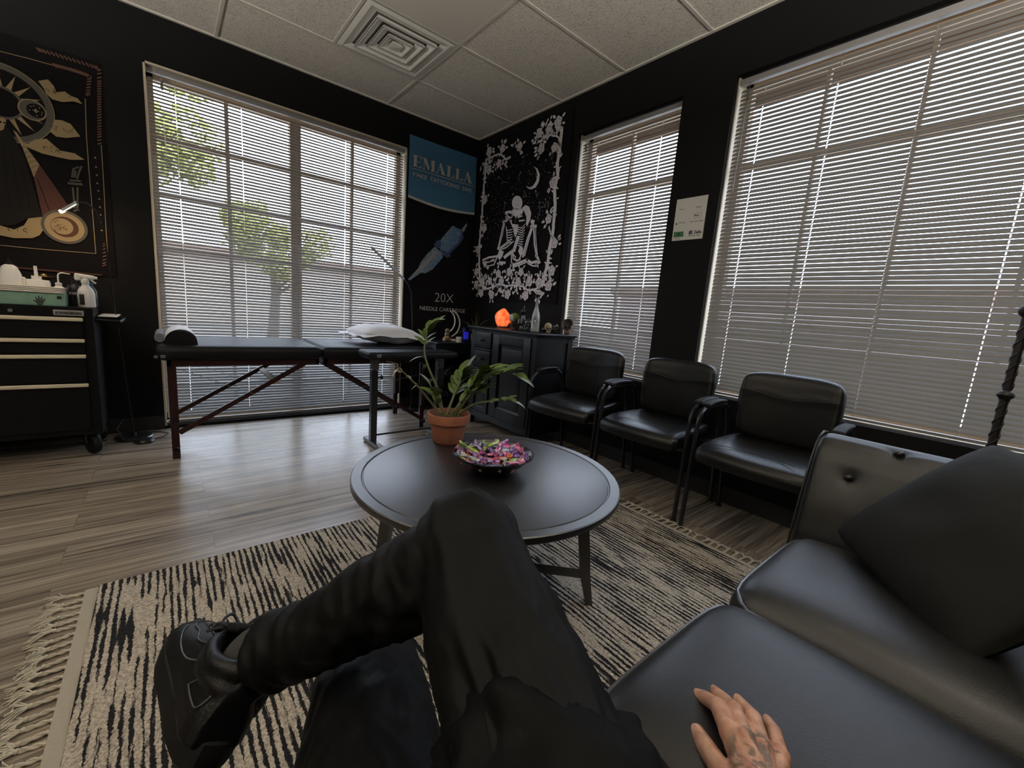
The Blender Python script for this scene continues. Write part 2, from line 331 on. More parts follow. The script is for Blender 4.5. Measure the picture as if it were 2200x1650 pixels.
# ---------------- room shell ----------------
H=2.73; XL=-6.2; YF=-5.0; ZT=2.435
W1=(-2.592,-.774,.022,ZT); W2=(-2.251,-1.384,.62,ZT); W3=(-4.35,-2.573,.62,ZT)
b=B(); b.box(XL,.2,YF,.2,-.1,0); struct('floor',b,M_floor,smooth=False)
b=B(); b.box(XL-.2,.2,YF-.2,.2,H,H+.1); struct('ceiling',b,M_ceil,smooth=False)
def wall_with_holes(name,horiz,u0,u1,holes,d0,d1):
    b=B()
    def bx(ua,ub,za,zb):
        if ub-ua<1e-4 or zb-za<1e-4: return
        if horiz: b.box(ua,ub,d0,d1,za,zb)
        else: b.box(d0,d1,ua,ub,za,zb)
    u=u0
    for (a,c,z0,z1) in sorted(holes):
        bx(u,a,0,H); bx(a,c,0,z0); bx(a,c,z1,H); u=c
    bx(u,u1,0,H); return struct(name,b,M_wall,smooth=False)
wall_with_holes('wall_back',True,XL,.2,[W1],0,.2)
wall_with_holes('wall_right',False,YF,0,[W2,W3],0,.2)
b=B(); b.box(XL-.2,XL,YF,.2,0,H); struct('wall_left',b,M_wall,smooth=False)
b=B(); b.box(XL-.2,.2,YF-.2,YF,0,H); struct('wall_front',b,M_wall,smooth=False)
b=B(); b.box(XL,W1[0]-.002,-.012,0,0,.10); b.box(W1[1]+.002,0,-.012,0,0,.10); struct('baseboard_back',b,M_base,smooth=False)
b=B(); b.box(-.012,0,YF,-.012,0,.10); struct('baseboard_right',b,M_base,smooth=False)
# ceiling T-bars
b=B(); tw=.009
for k in range(5):
    x=-.978-1.22*k; b.box(x-tw,x+tw,YF,0,H-.006,H)
for k in range(8):
    y=-.565-.61*k; b.box(XL,0,y-tw,y+tw,H-.0055,H)
b.box(-1.588-tw,-1.588+tw,-1.175,-.565,H-.0052,H)
b.box(XL,0,-.02,0,H-.008,H); b.box(-.02,0,YF,0,H-.008,H)
struct('trim_1',b,mat('tbar',(.62,.59,.52),.5),smooth=False)
PL=['white bowl uplight pendant hanging nearest the tool chest','white bowl uplight pendant hanging left of the sofa','white bowl uplight pendant hanging above the sofa back']
for (px_,py_,pz_,pw_),pl_ in zip(FILL_UPLIGHTS,PL):
    r=thing('pendant_lamp',pl_,'lamp',(px_,py_,H))  # invented fill lamp, put in to lift the ceiling brightness
    b=B(); b.cyl((px_,py_,H),(px_,py_,pz_+.10),.004,6); b.lathe([(0,0),(.06,0),(.055,-.02),(0,-.02)],(px_,py_,H),20); b.cyl((px_,py_,pz_+.12),(px_,py_,pz_+.085),.03,14); obj('cord',b,M_blk,r)
    b=B(); b.lathe([(0,-.09),(.08,-.08),(.15,-.03),(.18,.03),(.175,.03),(.145,-.025),(.075,-.072),(0,-.08)],(px_,py_,pz_-.05),36); obj('bowl_shade',b,M_white,r)
    b=B(); b.cyl((px_,py_,pz_+.10),(px_,py_,pz_-.13),.006,8); obj('stem',b,M_steel,r)
# windows: frame lining, muntins, glass
def window(n,horiz,w,vert,hor,mull):
    u0,u1,z0,z1=w
    def bx(b,ua,ub,da,db,za,zb):
        if horiz: b.box(ua,ub,da,db,za,zb)
        else: b.box(da,db,ua,ub,za,zb)
    r=bpy.data.objects.new(f'window_{n}',None); COL.objects.link(r); r['kind']='structure'
    r.location=((u0+u1)/2,.15,z0) if horiz else (.15,(u0+u1)/2,z0)
    b=B(); t=.012
    q_=.001 if n==1 else .03
    if n>1: t=.007
    bx(b,u0,u0+t,q_,.2,z0,z1); bx(b,u1-t,u1,q_,.2,z0,z1); bx(b,u0,u1,q_ if n==1 else .066,.2,z1-t,z1); bx(b,u0,u1,.066,.2,z0,z0+t)
    obj('window_lining',b,M_cream,r,smooth=False)
    b=B(); f=.035
    bx(b,u0+t,u0+t+f,.13,.18,z0+t,z1-t); bx(b,u1-t-f,u1-t,.13,.18,z0+t,z1-t); bx(b,u0+t,u1-t,.13,.18,z1-t-f,z1-t); bx(b,u0+t,u1-t,.13,.18,z0+t,z0+t+f+.02)
    for m_ in mull: bx(b,m_-.04,m_+.04,.125,.185,z0+t,z1-t)
    obj('window_frame',b,M_tan,r,smooth=False)
    b=B()
    mw=.012 if n==1 else .008
    for v in vert: bx(b,v-mw,v+mw,.14,.17,z0+.05,z1-.05)
    for h in hor: bx(b,u0+.04,u1-.04,.141,.169,h-.012,h+.012)
    obj('muntin',b,M_tan,r,smooth=False)
    b=B(); bx(b,u0+t,u1-t,.152,.158,z0+t,z1-t); obj('pane',b,M_glass,r,smooth=False)
window(1,True,W1,[-2.137,-1.22],[2.03,1.665,1.29],[-1.678])
window(2,False,W2,[-1.80],[2.0],[])
window(3,False,W3,[-2.985,-3.38,-3.80],[1.975],[])

# ---------------- mini blinds ----------------
def blind(horiz,w,cords,label,wand_u,tilt=35):
    u0,u1,z0,z1=w; u0+=.020; u1-=.018; D=.05; pitch=.0222; wd=.0252
    def P(u,d,z): return Vector((u,d,z)) if horiz else Vector((d,u,z))
    loc=P((u0+u1)/2,D,z1-.03); r=thing('mini_blind',label,'window blind',loc)
    def bx(b,ua,ub,da,db,za,zb):
        if horiz: b.box(ua,ub,da,db,za,zb)
        else: b.box(da,db,ua,ub,za,zb)
    b=B(); bx(b,u0-.004,u1+.004,D-.015,D+.013,z1-.042,z1-.0125); obj('headrail',b,M_rail,r,smooth=False)
    zb=z0+.028
    b=B(); bx(b,u0,u1,D-.012,D+.012,zb-.012,zb); obj('bottom_rail',b,M_slat,r,smooth=False)
    us=[u0]
    for c in sorted(cords): us+=[c-.0022,c+.0022]
    us.append(u1); us=sorted(us)
    cs,sn=math.cos(math.radians(tilt)),math.sin(math.radians(tilt))
    b=B(); z=z1-.074; k=0
    prof=[(-.5,0),(-.3,.0012),(0,.0019),(.3,.0012),(.5,0)]
    rnd=random.Random(3)
    while z>zb+.012:
        jz=rnd.uniform(-.0005,.0005); jt=math.radians(rnd.uniform(-1.2,1.2)); c2,s2=math.cos(math.radians(tilt)+jt),math.sin(math.radians(tilt)+jt)
        base=len(b.v); rows=[]
        for u in us: rows.append([P(u,D+s*wd*c2-h*s2,z+jz+s*wd*s2+h*c2) for s,h in prof])
        vs=[p for rw in rows for p in rw]; fs=[]
        for i in range(len(us)-1):
            for j in range(4):
                if i%2==1 and j in (1,2): continue
                a=i*5+j; fs.append((a,a+5,a+6,a+1))
        b.add(vs,fs); z-=pitch
    obj('slats',b,M_slat,r)
    for c in cords:
        b=B()
        for dd in (-.0125,.0125): b.tube([P(c+.003,D+dd*cs,z1-.04),P(c+.003,D+dd*cs,zb)],.0006,4)
        obj('ladder_cord',b,M_slat,r)
    b=B(); b.tube([P(wand_u,D-.022,z1-.045),P(wand_u,D-.024,z1-.10),P(wand_u+.004,D-.026,z1-.62)],.0028,6); obj('tilt_wand',b,glass_mat('clear_wand',(.8,.8,.8),.25),r)
    b=B(); b.cyl(P(wand_u,D-.024,z1-.085),P(wand_u,D-.024,z1-.135),.006,8); obj('wand_hook',b,mat('grey_plastic',(.12,.11,.1),.5),r)
    return r
blind(True,W1,[-2.432,-2.054,-1.687,-1.309,-.941],'wide white mini blind behind the massage table, reaching almost to the floor',-2.50,46)
blind(False,W2,[-1.56,-2.10],'narrow white mini blind between the skeleton tapestry and the payment sign',-1.45,56)
blind(False,W3,[-2.72,-3.06,-3.39,-3.75,-4.15],'large white mini blind behind the waiting chairs and sofa',-2.64,61)

# ---------------- outside ----------------
b=B(); b.box(-40,60,-40,60,-.32,-.30); struct('ground_outside',b,mat('outdoor_paving',(.30,.28,.25),.9,var=.2,vscale=.6),smooth=False)
b=B(); b.box(-14,.65,.2,.62,2.60,2.75); b.box(.2,.65,-14,.62,2.60,2.75); b.box(-14,.67,.62,.65,2.55,2.75); b.box(.65,.68,-14,.62,2.55,2.75)
struct('roof_eave',b,mat('eave_wood',(.30,.16,.08),.7),smooth=False)
def building(x,y,sx_,sy_,h,col,label,rc=(.26,.17,.13)):
    r=thing('building',label,'building',(x,y,-.3))
    b=B(); b.box(x,x+sx_,y,y+sy_,-.3,h); obj('walls',b,mat('stucco'+label[:6],col,.9),r,smooth=False)
    b=B(); b.box(x-.4,x+sx_+.4,y-.4,y+sy_+.4,h,h+.35); obj('roof',b,mat('roof'+label[:6],rc,.8),r,smooth=False)
    n=max(2,int(max(sx_,sy_)/3.2))
    for i in range(n):
        b=B()
        if sx_>sy_: b.box(x+(i+.3)*sx_/n,x+(i+.7)*sx_/n,y-.05,y+.02,.6,1.9)
        else: b.box(x-.05,x+.02,y+(i+.3)*sy_/n,y+(i+.7)*sy_/n,.6,1.9)
        obj('window',b,mat('dark_pane',(.50,.45,.40),.3),r,smooth=False)
building(-9,17,22,5,2.3,(.60,.50,.42),'low tan stucco building across the street beyond the wide blind')
building(16,-6,5,16,2.4,(.58,.48,.45),'rose stucco building seen through the blinds over the chairs')
def tree(x,y,h,cr,label,seed,trunk=True,ncl=12):
    rr=random.Random(seed); r=thing('tree',label,'tree',(x,y,-.3))
    b=B(); b.tube([(x,y,-.3),(x+.1,y,h*.35),(x+.05,y+.1,h*.7)],[.14,.1,.05],8)
    for i in range(5):
        a=rr.uniform(0,6.28); b.tube([(x+.08,y,h*.35+i*.1),(x+math.cos(a)*cr*.6,y+math.sin(a)*cr*.6,h*.5+i*.25)],[.05,.02],6)
    obj('trunk',b,mat('bark',(.12,.09,.07),.9),r)
    b=B(); rr2=rr
    for i in range(ncl):
        a=rr.uniform(0,6.28); q=rr.uniform(0,1)**.6*cr; c=Vector((x+math.cos(a)*q,y+math.sin(a)*q,h*.42+rr.random()*h*.55)); R=rr.uniform(.35,.6)*cr*.6
        for k in range(230):
            d=Vector((rr.gauss(0,1),rr.gauss(0,1),rr.gauss(0,1))).normalized()*R*rr.uniform(.5,1.05); p=c+d
            u=Vector((rr.gauss(0,1),rr.gauss(0,1),rr.gauss(0,1))).normalized()*.075; v=u.orthogonal().normalized()*.04
            b.add([p-u,p+v,p+u,p-v],[(0,1,2,3)])
    obj('foliage',b,mat('foliage_yellowgreen',(.36,.36,.10),.7,var=.3,vscale=3),r,smooth=False)
tree(-3.3,6.0,5.8,1.5,'tall yellow-green tree outside the left half of the wide blind',1,ncl=22)
tree(-.6,7.6,2.9,1.1,'low bushy tree outside the middle of the wide blind',2,ncl=14)
# ---------------- rug ----------------
RX0,RX1,RY0,RY1=-2.80,-.60,-3.56,-2.03
r=thing('fringed_rug','cream and black broken-striped rug with knotted fringe under the round table','rug',((RX0+RX1)/2,(RY0+RY1)/2,0))
b=B(); b.rbox((RX0+RX1)/2,(RY0+RY1)/2,.0075,RX1-RX0-.06,RY1-RY0,.013,.005); obj('pile',b,M_rug,r)
for xx in (RX0+.014,RX1-.014):
    b=B(); b.rbox(xx,(RY0+RY1)/2,.004,.034,RY1-RY0,.006,.002); obj('woven_border',b,mat('rug_border',(.40,.36,.29),.95,bump=1,bscale=300,bdist=.003),r,label='plain woven end band')
tm=[]
for k in range(6):
    b=B(); rr=random.Random(k)
    # twisted shank, knot, loose strands; local: shank along +x from 0
    for s in (0,pi):
        b.tube([(i*.006,.0035*math.cos(s+i*.9),.0055+.0025*math.sin(s+i*.9)) for i in range(8)],.0032,5)
    b.sph((.046,0,.007),.0062,8)
    for i in range(13):
        a=rr.uniform(-.8,.8); L=rr.uniform(.03,.06)
        b.tube([(.046,0,.007),(.046+L*.5*math.cos(a),L*.5*math.sin(a),.008+rr.uniform(0,.004)),(.046+L*math.cos(a+rr.uniform(-.5,.5)),L*math.sin(a)*1.1,.003)],.0016,4)
    o=obj('tassel',b,M_pile,r,local=True); tm.append(o)
n=43; first=set()
for side in (0,1):
    for i in range(n):
        src=tm[(i*5+side)%6]; y=RY0+.018+(RY1-RY0-.036)*i/(n-1)-(RY0+RY1)/2
        o=src if src.name not in first else src.copy()
        if o is src: first.add(src.name)
        else: COL.objects.link(o)
        o.location=((-(RX1-RX0)/2-.002) if side==0 else ((RX1-RX0)/2+.002),y+RND.uniform(-.003,.003),0); o.rotation_euler=(0,0,(pi if side==0 else 0)+RND.uniform(-.22,.22)); o.parent=r
        if side==1: o.scale=(.8,.9,1)

# ---------------- coffee table ----------------
TC=Vector((-1.70,-2.75,0)); TH=.475
r=thing('coffee_table','round black coffee table with a raised grooved rim, standing on the rug','table',TC)
b=B(); b.lathe([(0,.448),(.43,.448),(.447,.4495),(.4535,.455),(.4545,.468),(.4535,.4725),(.450,TH),(.4215,TH),(.4200,.4735),(.4185,.4712),(.4160,.4712),(.4145,.4735),(.4125,.4742),(0,.4742)],TC,160); obj('tabletop',b,M_table,r,auto=22)
for a in (-45,45,135,225):
    c,s=math.cos(math.radians(a)),math.sin(math.radians(a)); b=B()
    b.tube([TC+Vector((c*q,s*q,z)) for q,z in ((.33,.448),(.365,.20),(.372,.14),(.40,.013))],[.036,.034,.032,.021],4,flat=(1,.80),up=(-s,c,0)); obj('leg',b,M_table,r,smooth=False)
b=B()
for a in (45,135):
    c,s=math.cos(math.radians(a)),math.sin(math.radians(a)); b.tube([TC+Vector((c*.37,s*.37,.125)),TC-Vector((c*.37,s*.37,-.125))],.026,4,flat=(1,.8),up=(-s,c,.6))
obj('stretcher',b,M_table,r,smooth=False)

# ---------------- waiting chairs ----------------
def chair(label,loc,rz):
    r=thing('waiting_chair',label,'chair',(0,0,0),0,'waiting chairs in front of the windows')
    def seatfn(n,p):
        z=p.z; x=p.x; y=p.y
        if n.z>0: z+=.010*(1-n.y**4)*(1-abs(n.x)**4)-.010*math.exp(-((n.y*.9)**2+((n.x-.1))**2)/.35)
        z-=.030*max(0,-n.x-.25)**2*1.6
        y*=1-.10*max(0,n.x)**2; x-=.028*(1-n.y**2) if n.x<-.5 else 0
        return Vector((x,y,z))
    b=B(); b.rbox(-.045,0,.435,.46,.49,.075,.033,fn=seatfn,nf=8,nr=4)
    b.cur=1; b.tube([(-.19+.03*(1-(y/.17)**2)-.04,y,.478) for y in [k*.17/6 for k in range(-6,7)]],.0016,5)
    obj('seat',b,[M_leather,M_blk],r,local=True)
    def backfn(n,p):
        y,z,x=p.y,p.z,p.x
        y*=1-.05*max(0,n.z)**4-.10*max(0,-n.z)**2; z-=.030*(n.y**4 if n.z>0 else 0)+ (-.02*(n.y**4) if n.z<0 else 0)
        x+=.03*(n.y**2)*-1
        if n.x<0: x-=.012*(1-n.y**4)*(1-n.z**4)+.0045*math.exp(-((n.z-.34-.20*n.y**2)/.05)**2)+.002*math.exp(-((n.y+.02)/.03)**2)*(n.z<.3)
        return Vector((x,y,z))
    M=rotM(0,.13,0); b=B(); b.rbox(.178,0,.645,.062,.46,.36,.03,M=M,fn=backfn,nf=16,nr=4)
    def bs(y,z):
        p=Vector((-.031,y,z)); q=backfn(Vector((-1,y/.23,z/.18)),p)+Vector((-.0003,0,0)); return M@q+Vector((.178,0,.645))
    b.cur=1; b.tube([bs(y/20*.215,(.30+.24*(y/20)**2)*.18) for y in range(-20,21)],.0016,5); b.tube([bs(-.012-.01*k/8,(.29-1.0*k/8)*.18) for k in range(9)],.0010,5)
    obj('backrest',b,[M_leather,M_blk],r,local=True)
    b=B(); b.rbox(.205,0,.63,.02,.40,.28,.009,M=M); b.box(.02,.19,-.03,.03,.385,.40); b.tube([(.17,-.12,.40),(.19,-.12,.60)],.012,6); b.tube([(.17,.12,.40),(.19,.12,.60)],.012,6)
    b.box(-.2,.16,-.20,.20,.385,.40)
    obj('seat_shell',b,M_blk,r,local=True,smooth=False)
    for s in (-1,1):
        y=s*.272
        b=B(); b.tube([(-.225,y,.0),(-.215,y,.30),(-.208,y,.50),(-.200,y,.565),(-.180,y,.600),(-.15,y,.618),(-.10,y,.624),(.10,y,.626)],.0135,8,flat=(1.15,.8),up=(1,0,0)); b.cyl((-.225,y,0),(-.224,y,.012),.0175,10); obj('leg',b,M_metalblk,r,local=True,label='front leg bending back into the arm')
        b=B(); b.tube([(.235,y,0),(.195,y,.30),(.165,y,.50),(.13,y,.60),(.09,y,.625)],.0135,8,flat=(1.15,.8),up=(1,0,0)); b.cyl((.235,y,0),(.234,y,.012),.0175,10); obj('leg',b,M_metalblk,r,local=True,label='rear leg')
        b=B(); b.rbox(-.035,y,.646,.215,.046,.018,.0085,fn=lambda n,p:Vector((p.x,p.y,p.z+.005*(1-n.x**2)-(.008*max(0,-n.x)**3)))); obj('armrest',b,M_rubber,r,local=True)
    b=B(); 
    for x in (-.20,.13): b.tube([(x,-.272,.385),(x,.272,.385)],.012,8)
    obj('crossbar',b,M_metalblk,r,local=True)
    r.location=loc; r.rotation_euler=(0,0,rz); return r
c3=chair('black leather waiting chair next to the sofa arm, nearest the camera of the three',(-.305,-3.165,0),.03)
dup(c3,(-.30,-2.565,0),.045,'black leather waiting chair in the middle of the three')
dup(c3,(-.345,-1.965,0),.14,'black leather waiting chair beside the black cabinet')

# ---------------- sofa ----------------
r=thing('sofa','black leather sofa with piped seat cushions and a button-tufted arm','sofa',(-1.88,-3.95,0))
def cush(x0,x1,y0,y1,dent=None):
    def fn(n,p):
        z=p.z; x=p.x;y=p.y
        if n.z>0: z+=.030*(1-n.x**4)*(1-n.y**4)
        # piped lip: front corners pinch, front edge waves a little
        if n.y>.5: y-=.022*abs(n.x)**5
        z-=.012*(abs(n.x)**8)*(n.z>0)
        return Vector((x,y,z))
    b=B(); b.rbox((x0+x1)/2,(y0+y1)/2,.372,x1-x0-.004,y1-y0,.155,.05,fn=fn,nf=12,nr=5); o=obj('seat_cushion',b,M_leather2,r)
    b=B(); w=(x1-x0)/2-.002; cx=(x0+x1)/2; L=[]
    for t in [k/10 for k in range(11)]: L.append((cx-w+.004,y0+.05+(y1-.06-y0-.05)*t,.4345-.012+.002))
    ft=[(-w+.012,-.018),(-w+.045,-.002)]+[(-w+2*w*k/12,0) for k in range(2,11)]+[(w-.045,-.002),(w-.012,-.018)]
    for dx,dy in ft: L.append((cx+dx,y1-.012+dy-.018*abs(dx/w)**5,.4355-.009*abs(dx/w)**8))
    for t in [1-k/10 for k in range(11)]: L.append((cx+w-.004,y0+.05+(y1-.06-y0-.05)*t,.4345-.012+.002))
    b.tube(L,.0042,6); obj('piping',b,mat('piping_sheen',(.06,.06,.065),.25,spec=.8),o,label='grey piping along the cushion edge')
for k in range(3): cush(-1.61-.5*k,-1.11-.5*k,-4.10,-3.525)
b=B(); b.rbox(-1.86,-3.86,.235,1.54,.66,.12,.02); obj('base',b,M_leather2,r)
def back(x0,x1):
    M=rotM(-.2,0,0)
    b=B(); b.rbox((x0+x1)/2,-4.17,.62,x1-x0-.006,.16,.46,.06,M=M,nf=8,fn=lambda n,p:Vector((p.x,p.y+(.02*(1-n.x**4)*(1-n.z**4) if n.y>0 else 0),p.z))); obj('back_cushion',b,M_leather2,r)
for k in range(3): back(-1.61-.5*k,-1.11-.5*k)
def arm(sgn,cx):
    prof=[(-1.075,.18),(-1.066,.30),(-1.055,.41),(-1.03,.52),(-1.005,.60),(-.985,.655),(-.965,.690),(-.94,.712),(-.905,.722),(-.865,.715),(-.84,.69),(-.83,.65),(-.85,.5),(-.88,.3),(-.885,.18)]
    btn=[(-.999,-3.60,.620),(-.935,-3.69,.712),(-.999,-3.84,.620),(-.935,-3.95,.712),(-.999,-4.1,.62)]
    P=[]
    for i in range(len(prof)-1):
        for t in (0,.25,.5,.75): P.append((prof[i][0]+(prof[i+1][0]-prof[i][0])*t,prof[i][1]+(prof[i+1][1]-prof[i][1])*t))
    P.append(prof[-1]); ny=70; y0,y1=-4.28,-3.50
    cxm=-.955
    def fn(i,j):
        x,z=P[int(round(i*(len(P)-1)))]; y=y0+(y1-y0)*j
        e=min((y1-y),(y-y0)); 
        if e<.03: q=1-math.sqrt(max(0,1-(1-e/.03)**2)); x+=(cxm-x)*.16*q; z+=(.40-z)*.05*q
        d=0
        for bx,by,bz in btn:
            q=math.dist((x,y,z),(bx,by,bz)); d+=.011*math.exp(-(q/.016)**2)+.005*math.exp(-(q/.045)**2)
        for (a,c) in ((0,1),(1,2),(2,3),(3,4)):
            A=Vector(btn[a]);C_=Vector(btn[c]);p=Vector((x,y,z)); t=max(0,min(1,(p-A).dot(C_-A)/(C_-A).length_squared)); q=(p-A-(C_-A)*t).length; d+=.0025*math.exp(-(q/.007)**2)
        nx=(cxm-x); nz=(.5-z)*.4; l=math.hypot(nx,nz) or 1
        x+=nx/l*d; z+=nz/l*d
        return Vector((cx+sgn*(x-cx) if sgn<0 else x,y,z))
    b=B(); b.grid(len(P)-1,ny,fn)
    for yy,s in ((y0,0),(y1,1)): b.add([fn(k/(len(P)-1),s) for k in range(len(P))],[tuple(range(len(P)))])
    a=obj('arm',b,M_leather2,r,auto=60)
    for bx,by,bz in btn:
        q=Vector((bx,by,bz)); 
        if sgn<0: q.x=2*cx-q.x
        b=B(); b.sph(q+Vector((.006*sgn,0,-.004)),.0125,12,(.9,1,.8)); obj('button',b,M_leather2,a)
    b=B(); b.tube([( (2*cx-x) if sgn<0 else x,y1+.001,z) for x,z in prof],.0035,6); obj('piping',b,M_leather2,a)
arm(1,-1.86); arm(-1,-1.86)
for x in (-2.70,-1.02):
    for y in (-4.15,-3.58):
        b=B(); b.tube([(x,y,.18),(x,y,.0)],[.028,.018],12); obj('leg',b,mat('dark_leg',(.03,.015,.01),.4),r)
b=B(); b.rbox(-1.86,-4.25,.42,1.56,.06,.5,.02); obj('back_frame',b,M_leather2,r)
# throw pillow leaning into the corner
P0=Vector((-1.14,-3.62,.482)); e1=Vector((.37,-.56,.71)).normalized(); e2=Vector((-.62,-.76,.05)); e2=(e2-e1*e2.dot(e1)).normalized(); S=.43
n3=e1.cross(e2); 
if n3.x>0: n3=-n3
Mp=Matrix((e1,e2,n3)).transposed()
def pilfn(th,k=.8,wob=0):
    def fn(n,p):
        e=(1-abs(n.x)**2.6)*(1-abs(n.y)**2.6); pin=.07*(abs(n.x*n.y))**3
        s=1-.05*(1-abs(n.x)**2)*abs(n.y)-.05*(1-abs(n.y)**2)*abs(n.x)-.06*abs(n.x*n.y)**4
        w=noise.noise(Vector((p.x*9,p.y*9,3)))*wob*e
        return Vector((p.x*s,p.y*s,(th*e**.55+w)*(1 if n.z>0 else -1) if True else 0))
    return fn
b=B(); b.rbox(0,0,0,S,S,.06,.03,nf=14,nr=2,fn=pilfn(.075,wob=.012))
b.v=[Mp@v+P0+e1*S/2+e2*S/2+n3*.02 for v in b.v]
tag(obj('throw_pillow',b,mat('pillow_cloth',(.011,.011,.0098),.7,spec=.2,bump=.3,bscale=12,bdist=.01)),'dark grey throw pillow leaning on the sofa arm','pillow')

# ---------------- massage table ----------------
r=thing('massage_table','folding massage table with two black vinyl pads and cherry wood legs','massage table',(-1.73,-.475,0))
def pad(x0,x1):
    b=B(); b.rbox((x0+x1)/2,-.475,.650,x1-x0,.65,.088,.036,nf=6,nr=4); return obj('pad',b,M_vinyl,r)
p1_=pad(-2.61,-1.722); p2_=pad(-1.716,-.83)
b=B(); b.cyl((-2.606,-.79,.632),(-2.606,-.802,.632),.009,10); b.rbox(-2.575,-.801,.632,.022,.004,.016,.002); obj('corner_guard',b,M_steel,p1_)
b=B()
for x0,x1 in ((-2.56,-1.735),(-1.70,-.87)):
    b.box(x0,x1,-.765,-.745,.570,.612); b.box(x0,x1,-.205,-.185,.570,.612); b.box(x0,x0+.02,-.765,-.185,.570,.612); b.box(x1-.02,x1,-.765,-.185,.570,.612)
obj('frame',b,M_cherry,r,smooth=False)
for x,yl in ((-2.54,(-.75,-.21)),(-.90,(-.73,-.20))):
    for y in yl:
        b=B(); b.box(x-.021,x+.021,y-.014,y+.014,.20,.60); b.box(x-.019,x+.019,y+.012,y+.036,.0,.34); obj('leg',b,M_cherry,r,smooth=False)
        b=B(); 
        for z in (.07,.24): b.cyl((x,y-.016,z),(x,y-.034,z),.014,8)
        obj('leg_knob',b,M_rubber,r)
for x,z1_,x2,z2 in ((-2.52,.165,-1.80,.59),(-.92,.09,-1.70,.59)):
    for y in (-.748,-.215):
        b=B(); b.tube([(x,y,z1_),(x2,y,z2)],.020,4,flat=(1,.55)); obj('brace',b,M_cherry,r,smooth=False)
b=B(); b.rbox(-2.00,-.48,.455,.035,.54,.03,.004,M=rotM(0,-.5,0)); obj('brace_tie',b,mat('pale_wood',(.45,.38,.30),.5),r,label='pale cross tie between the braces')
b=B()
for y in (-.76,-.2): b.tube([(-2.52,y,.56),(-2.14,y,.385)],.0016,4); b.tube([(-2.14,y,.38),(-1.6,y,.36),(-.95,y,.47)],.0016,4)
b.tube([(-1.80,-.2,.58),(-1.86,-.3,.42),(-1.70,-.3,.36),(-1.76,-.2,.58)],.0016,4)
obj('cable',b,M_steel,r)
b=B(); b.box(-.93,-.87,-.72,-.70,.34,.56); 
obj('end_panel',b,M_cherry,r,smooth=False)
# bolster, head cushion and bed pillow on it
b=B(); Lh=.30
def bol(i,j):
    a=pi*i; yy=-.725+.43*j; return Vector((-2.487-.077*math.cos(a),yy,.695+.082*math.sin(a)**.9 if 0<i<1 else .695))
b.grid(16,8,bol); b.add([bol(i/16,0) for i in range(17)],[tuple(range(17))]); b.add([bol(i/16,1) for i in range(17)],[tuple(range(17))]); b.add([bol(0,0),bol(1,0),bol(1,1),bol(0,1)],[(0,1,2,3)])
b2=B(); 
for i in range(17): pass
r2=thing('bolster_cushion','half-round black bolster cushion with a paper cover on the left of the massage table','bolster',(-2.487,-.51,.695))
obj('bolster_body',b,M_vinyl,r2,auto=50)
b=B(); b.grid(16,6,lambda i,j:Vector((-2.487-.0795*math.cos(pi*(.06+.88*i)),-.705+.395*j,.696+.0855*math.sin(pi*(.06+.88*i))**.9))); obj('paper_cover',b,M_wcloth,r2,label='white paper cover')
b=B(); b.tube([(-2.585,-.62,.722),(-2.585,-.25,.722)],.026,12); tag(obj('rolled_towel',b,mat('grey_towel',(.15,.15,.17),.9,bump=.5,bscale=200)),'small grey rolled towel at the left end of the massage table','towel')
Mw=rotM(0,.06,.12)
b=B(); b.rbox(0,0,0,.56,.40,.06,.03,nf=16,nr=2,fn=pilfn(.078,wob=.02))
b.v=[Mw@v+Vector((-1.12,-.44,.772)) for v in b.v]
b2=B(); b2.rbox(0,0,0,.62,.45,.006,.003,nf=10,fn=lambda n,p:Vector((p.x,p.y,p.z+.006*math.sin(n.x*9)+.006*math.sin(n.y*7)-.02*abs(n.x)**4))); b2.v=[Mw@v+Vector((-1.12,-.44,.765)) for v in b2.v]
r3=thing('bed_pillow','white bed pillow on the right end of the massage table','pillow',(-1.12,-.44,.70)); obj('filling',b,M_wcloth,r3); obj('pillowcase_edge',b2,M_wcloth,r3)

# ---------------- arm rest stand ----------------
r=thing('armrest_stand','narrow black padded armrest stand on T feet in front of the massage table','armrest stand',(-1.15,-1.0,0))
b=B(); b.rbox(-1.155,-.985,.668,.70,.235,.052,.02); a=obj('pad',b,M_vinyl,r)
b=B(); b.rbox(-1.44,-1.104,.668,.03,.004,.022,.001); obj('badge',b,M_steel,a)
for x in (-1.425,-.90):
    b=B(); b.box(x-.022,x+.022,-1.0,-.96,.03,.55); obj('leg',b,M_metalblk,r,smooth=False)
    b=B(); b.box(x-.012,x+.012,-.99,-.97,.45,.645); b.rbox(x,-.985,.60,.05,.06,.085,.01); obj('leg_extension',b,mat('grey_metal',(.12,.12,.12),.3,metal=.6),r)
    b=B(); b.rbox(x,-1.02,.018,.045,.34,.03,.006); obj('foot',b,M_metalblk,r)
    b=B(); b.tube([(x+.02,-.985,.50),(x+.045,-.985,.50)],.006,6); b.sph((x+.055,-.985,.50),.016,8,(.6,1,1)); b.tube([(x-.02,-1.0,.60),(x-.035,-1.0,.56),(x-.03,-1.0,.5),(x-.01,-1.0,.47)],.002,5); obj('clamp_knob',b,M_rubber,r)
b=B(); b.cyl((-1.44,-.985,.075),(-.89,-.985,.075),.008,8); obj('crossbar',b,M_metalblk,r)

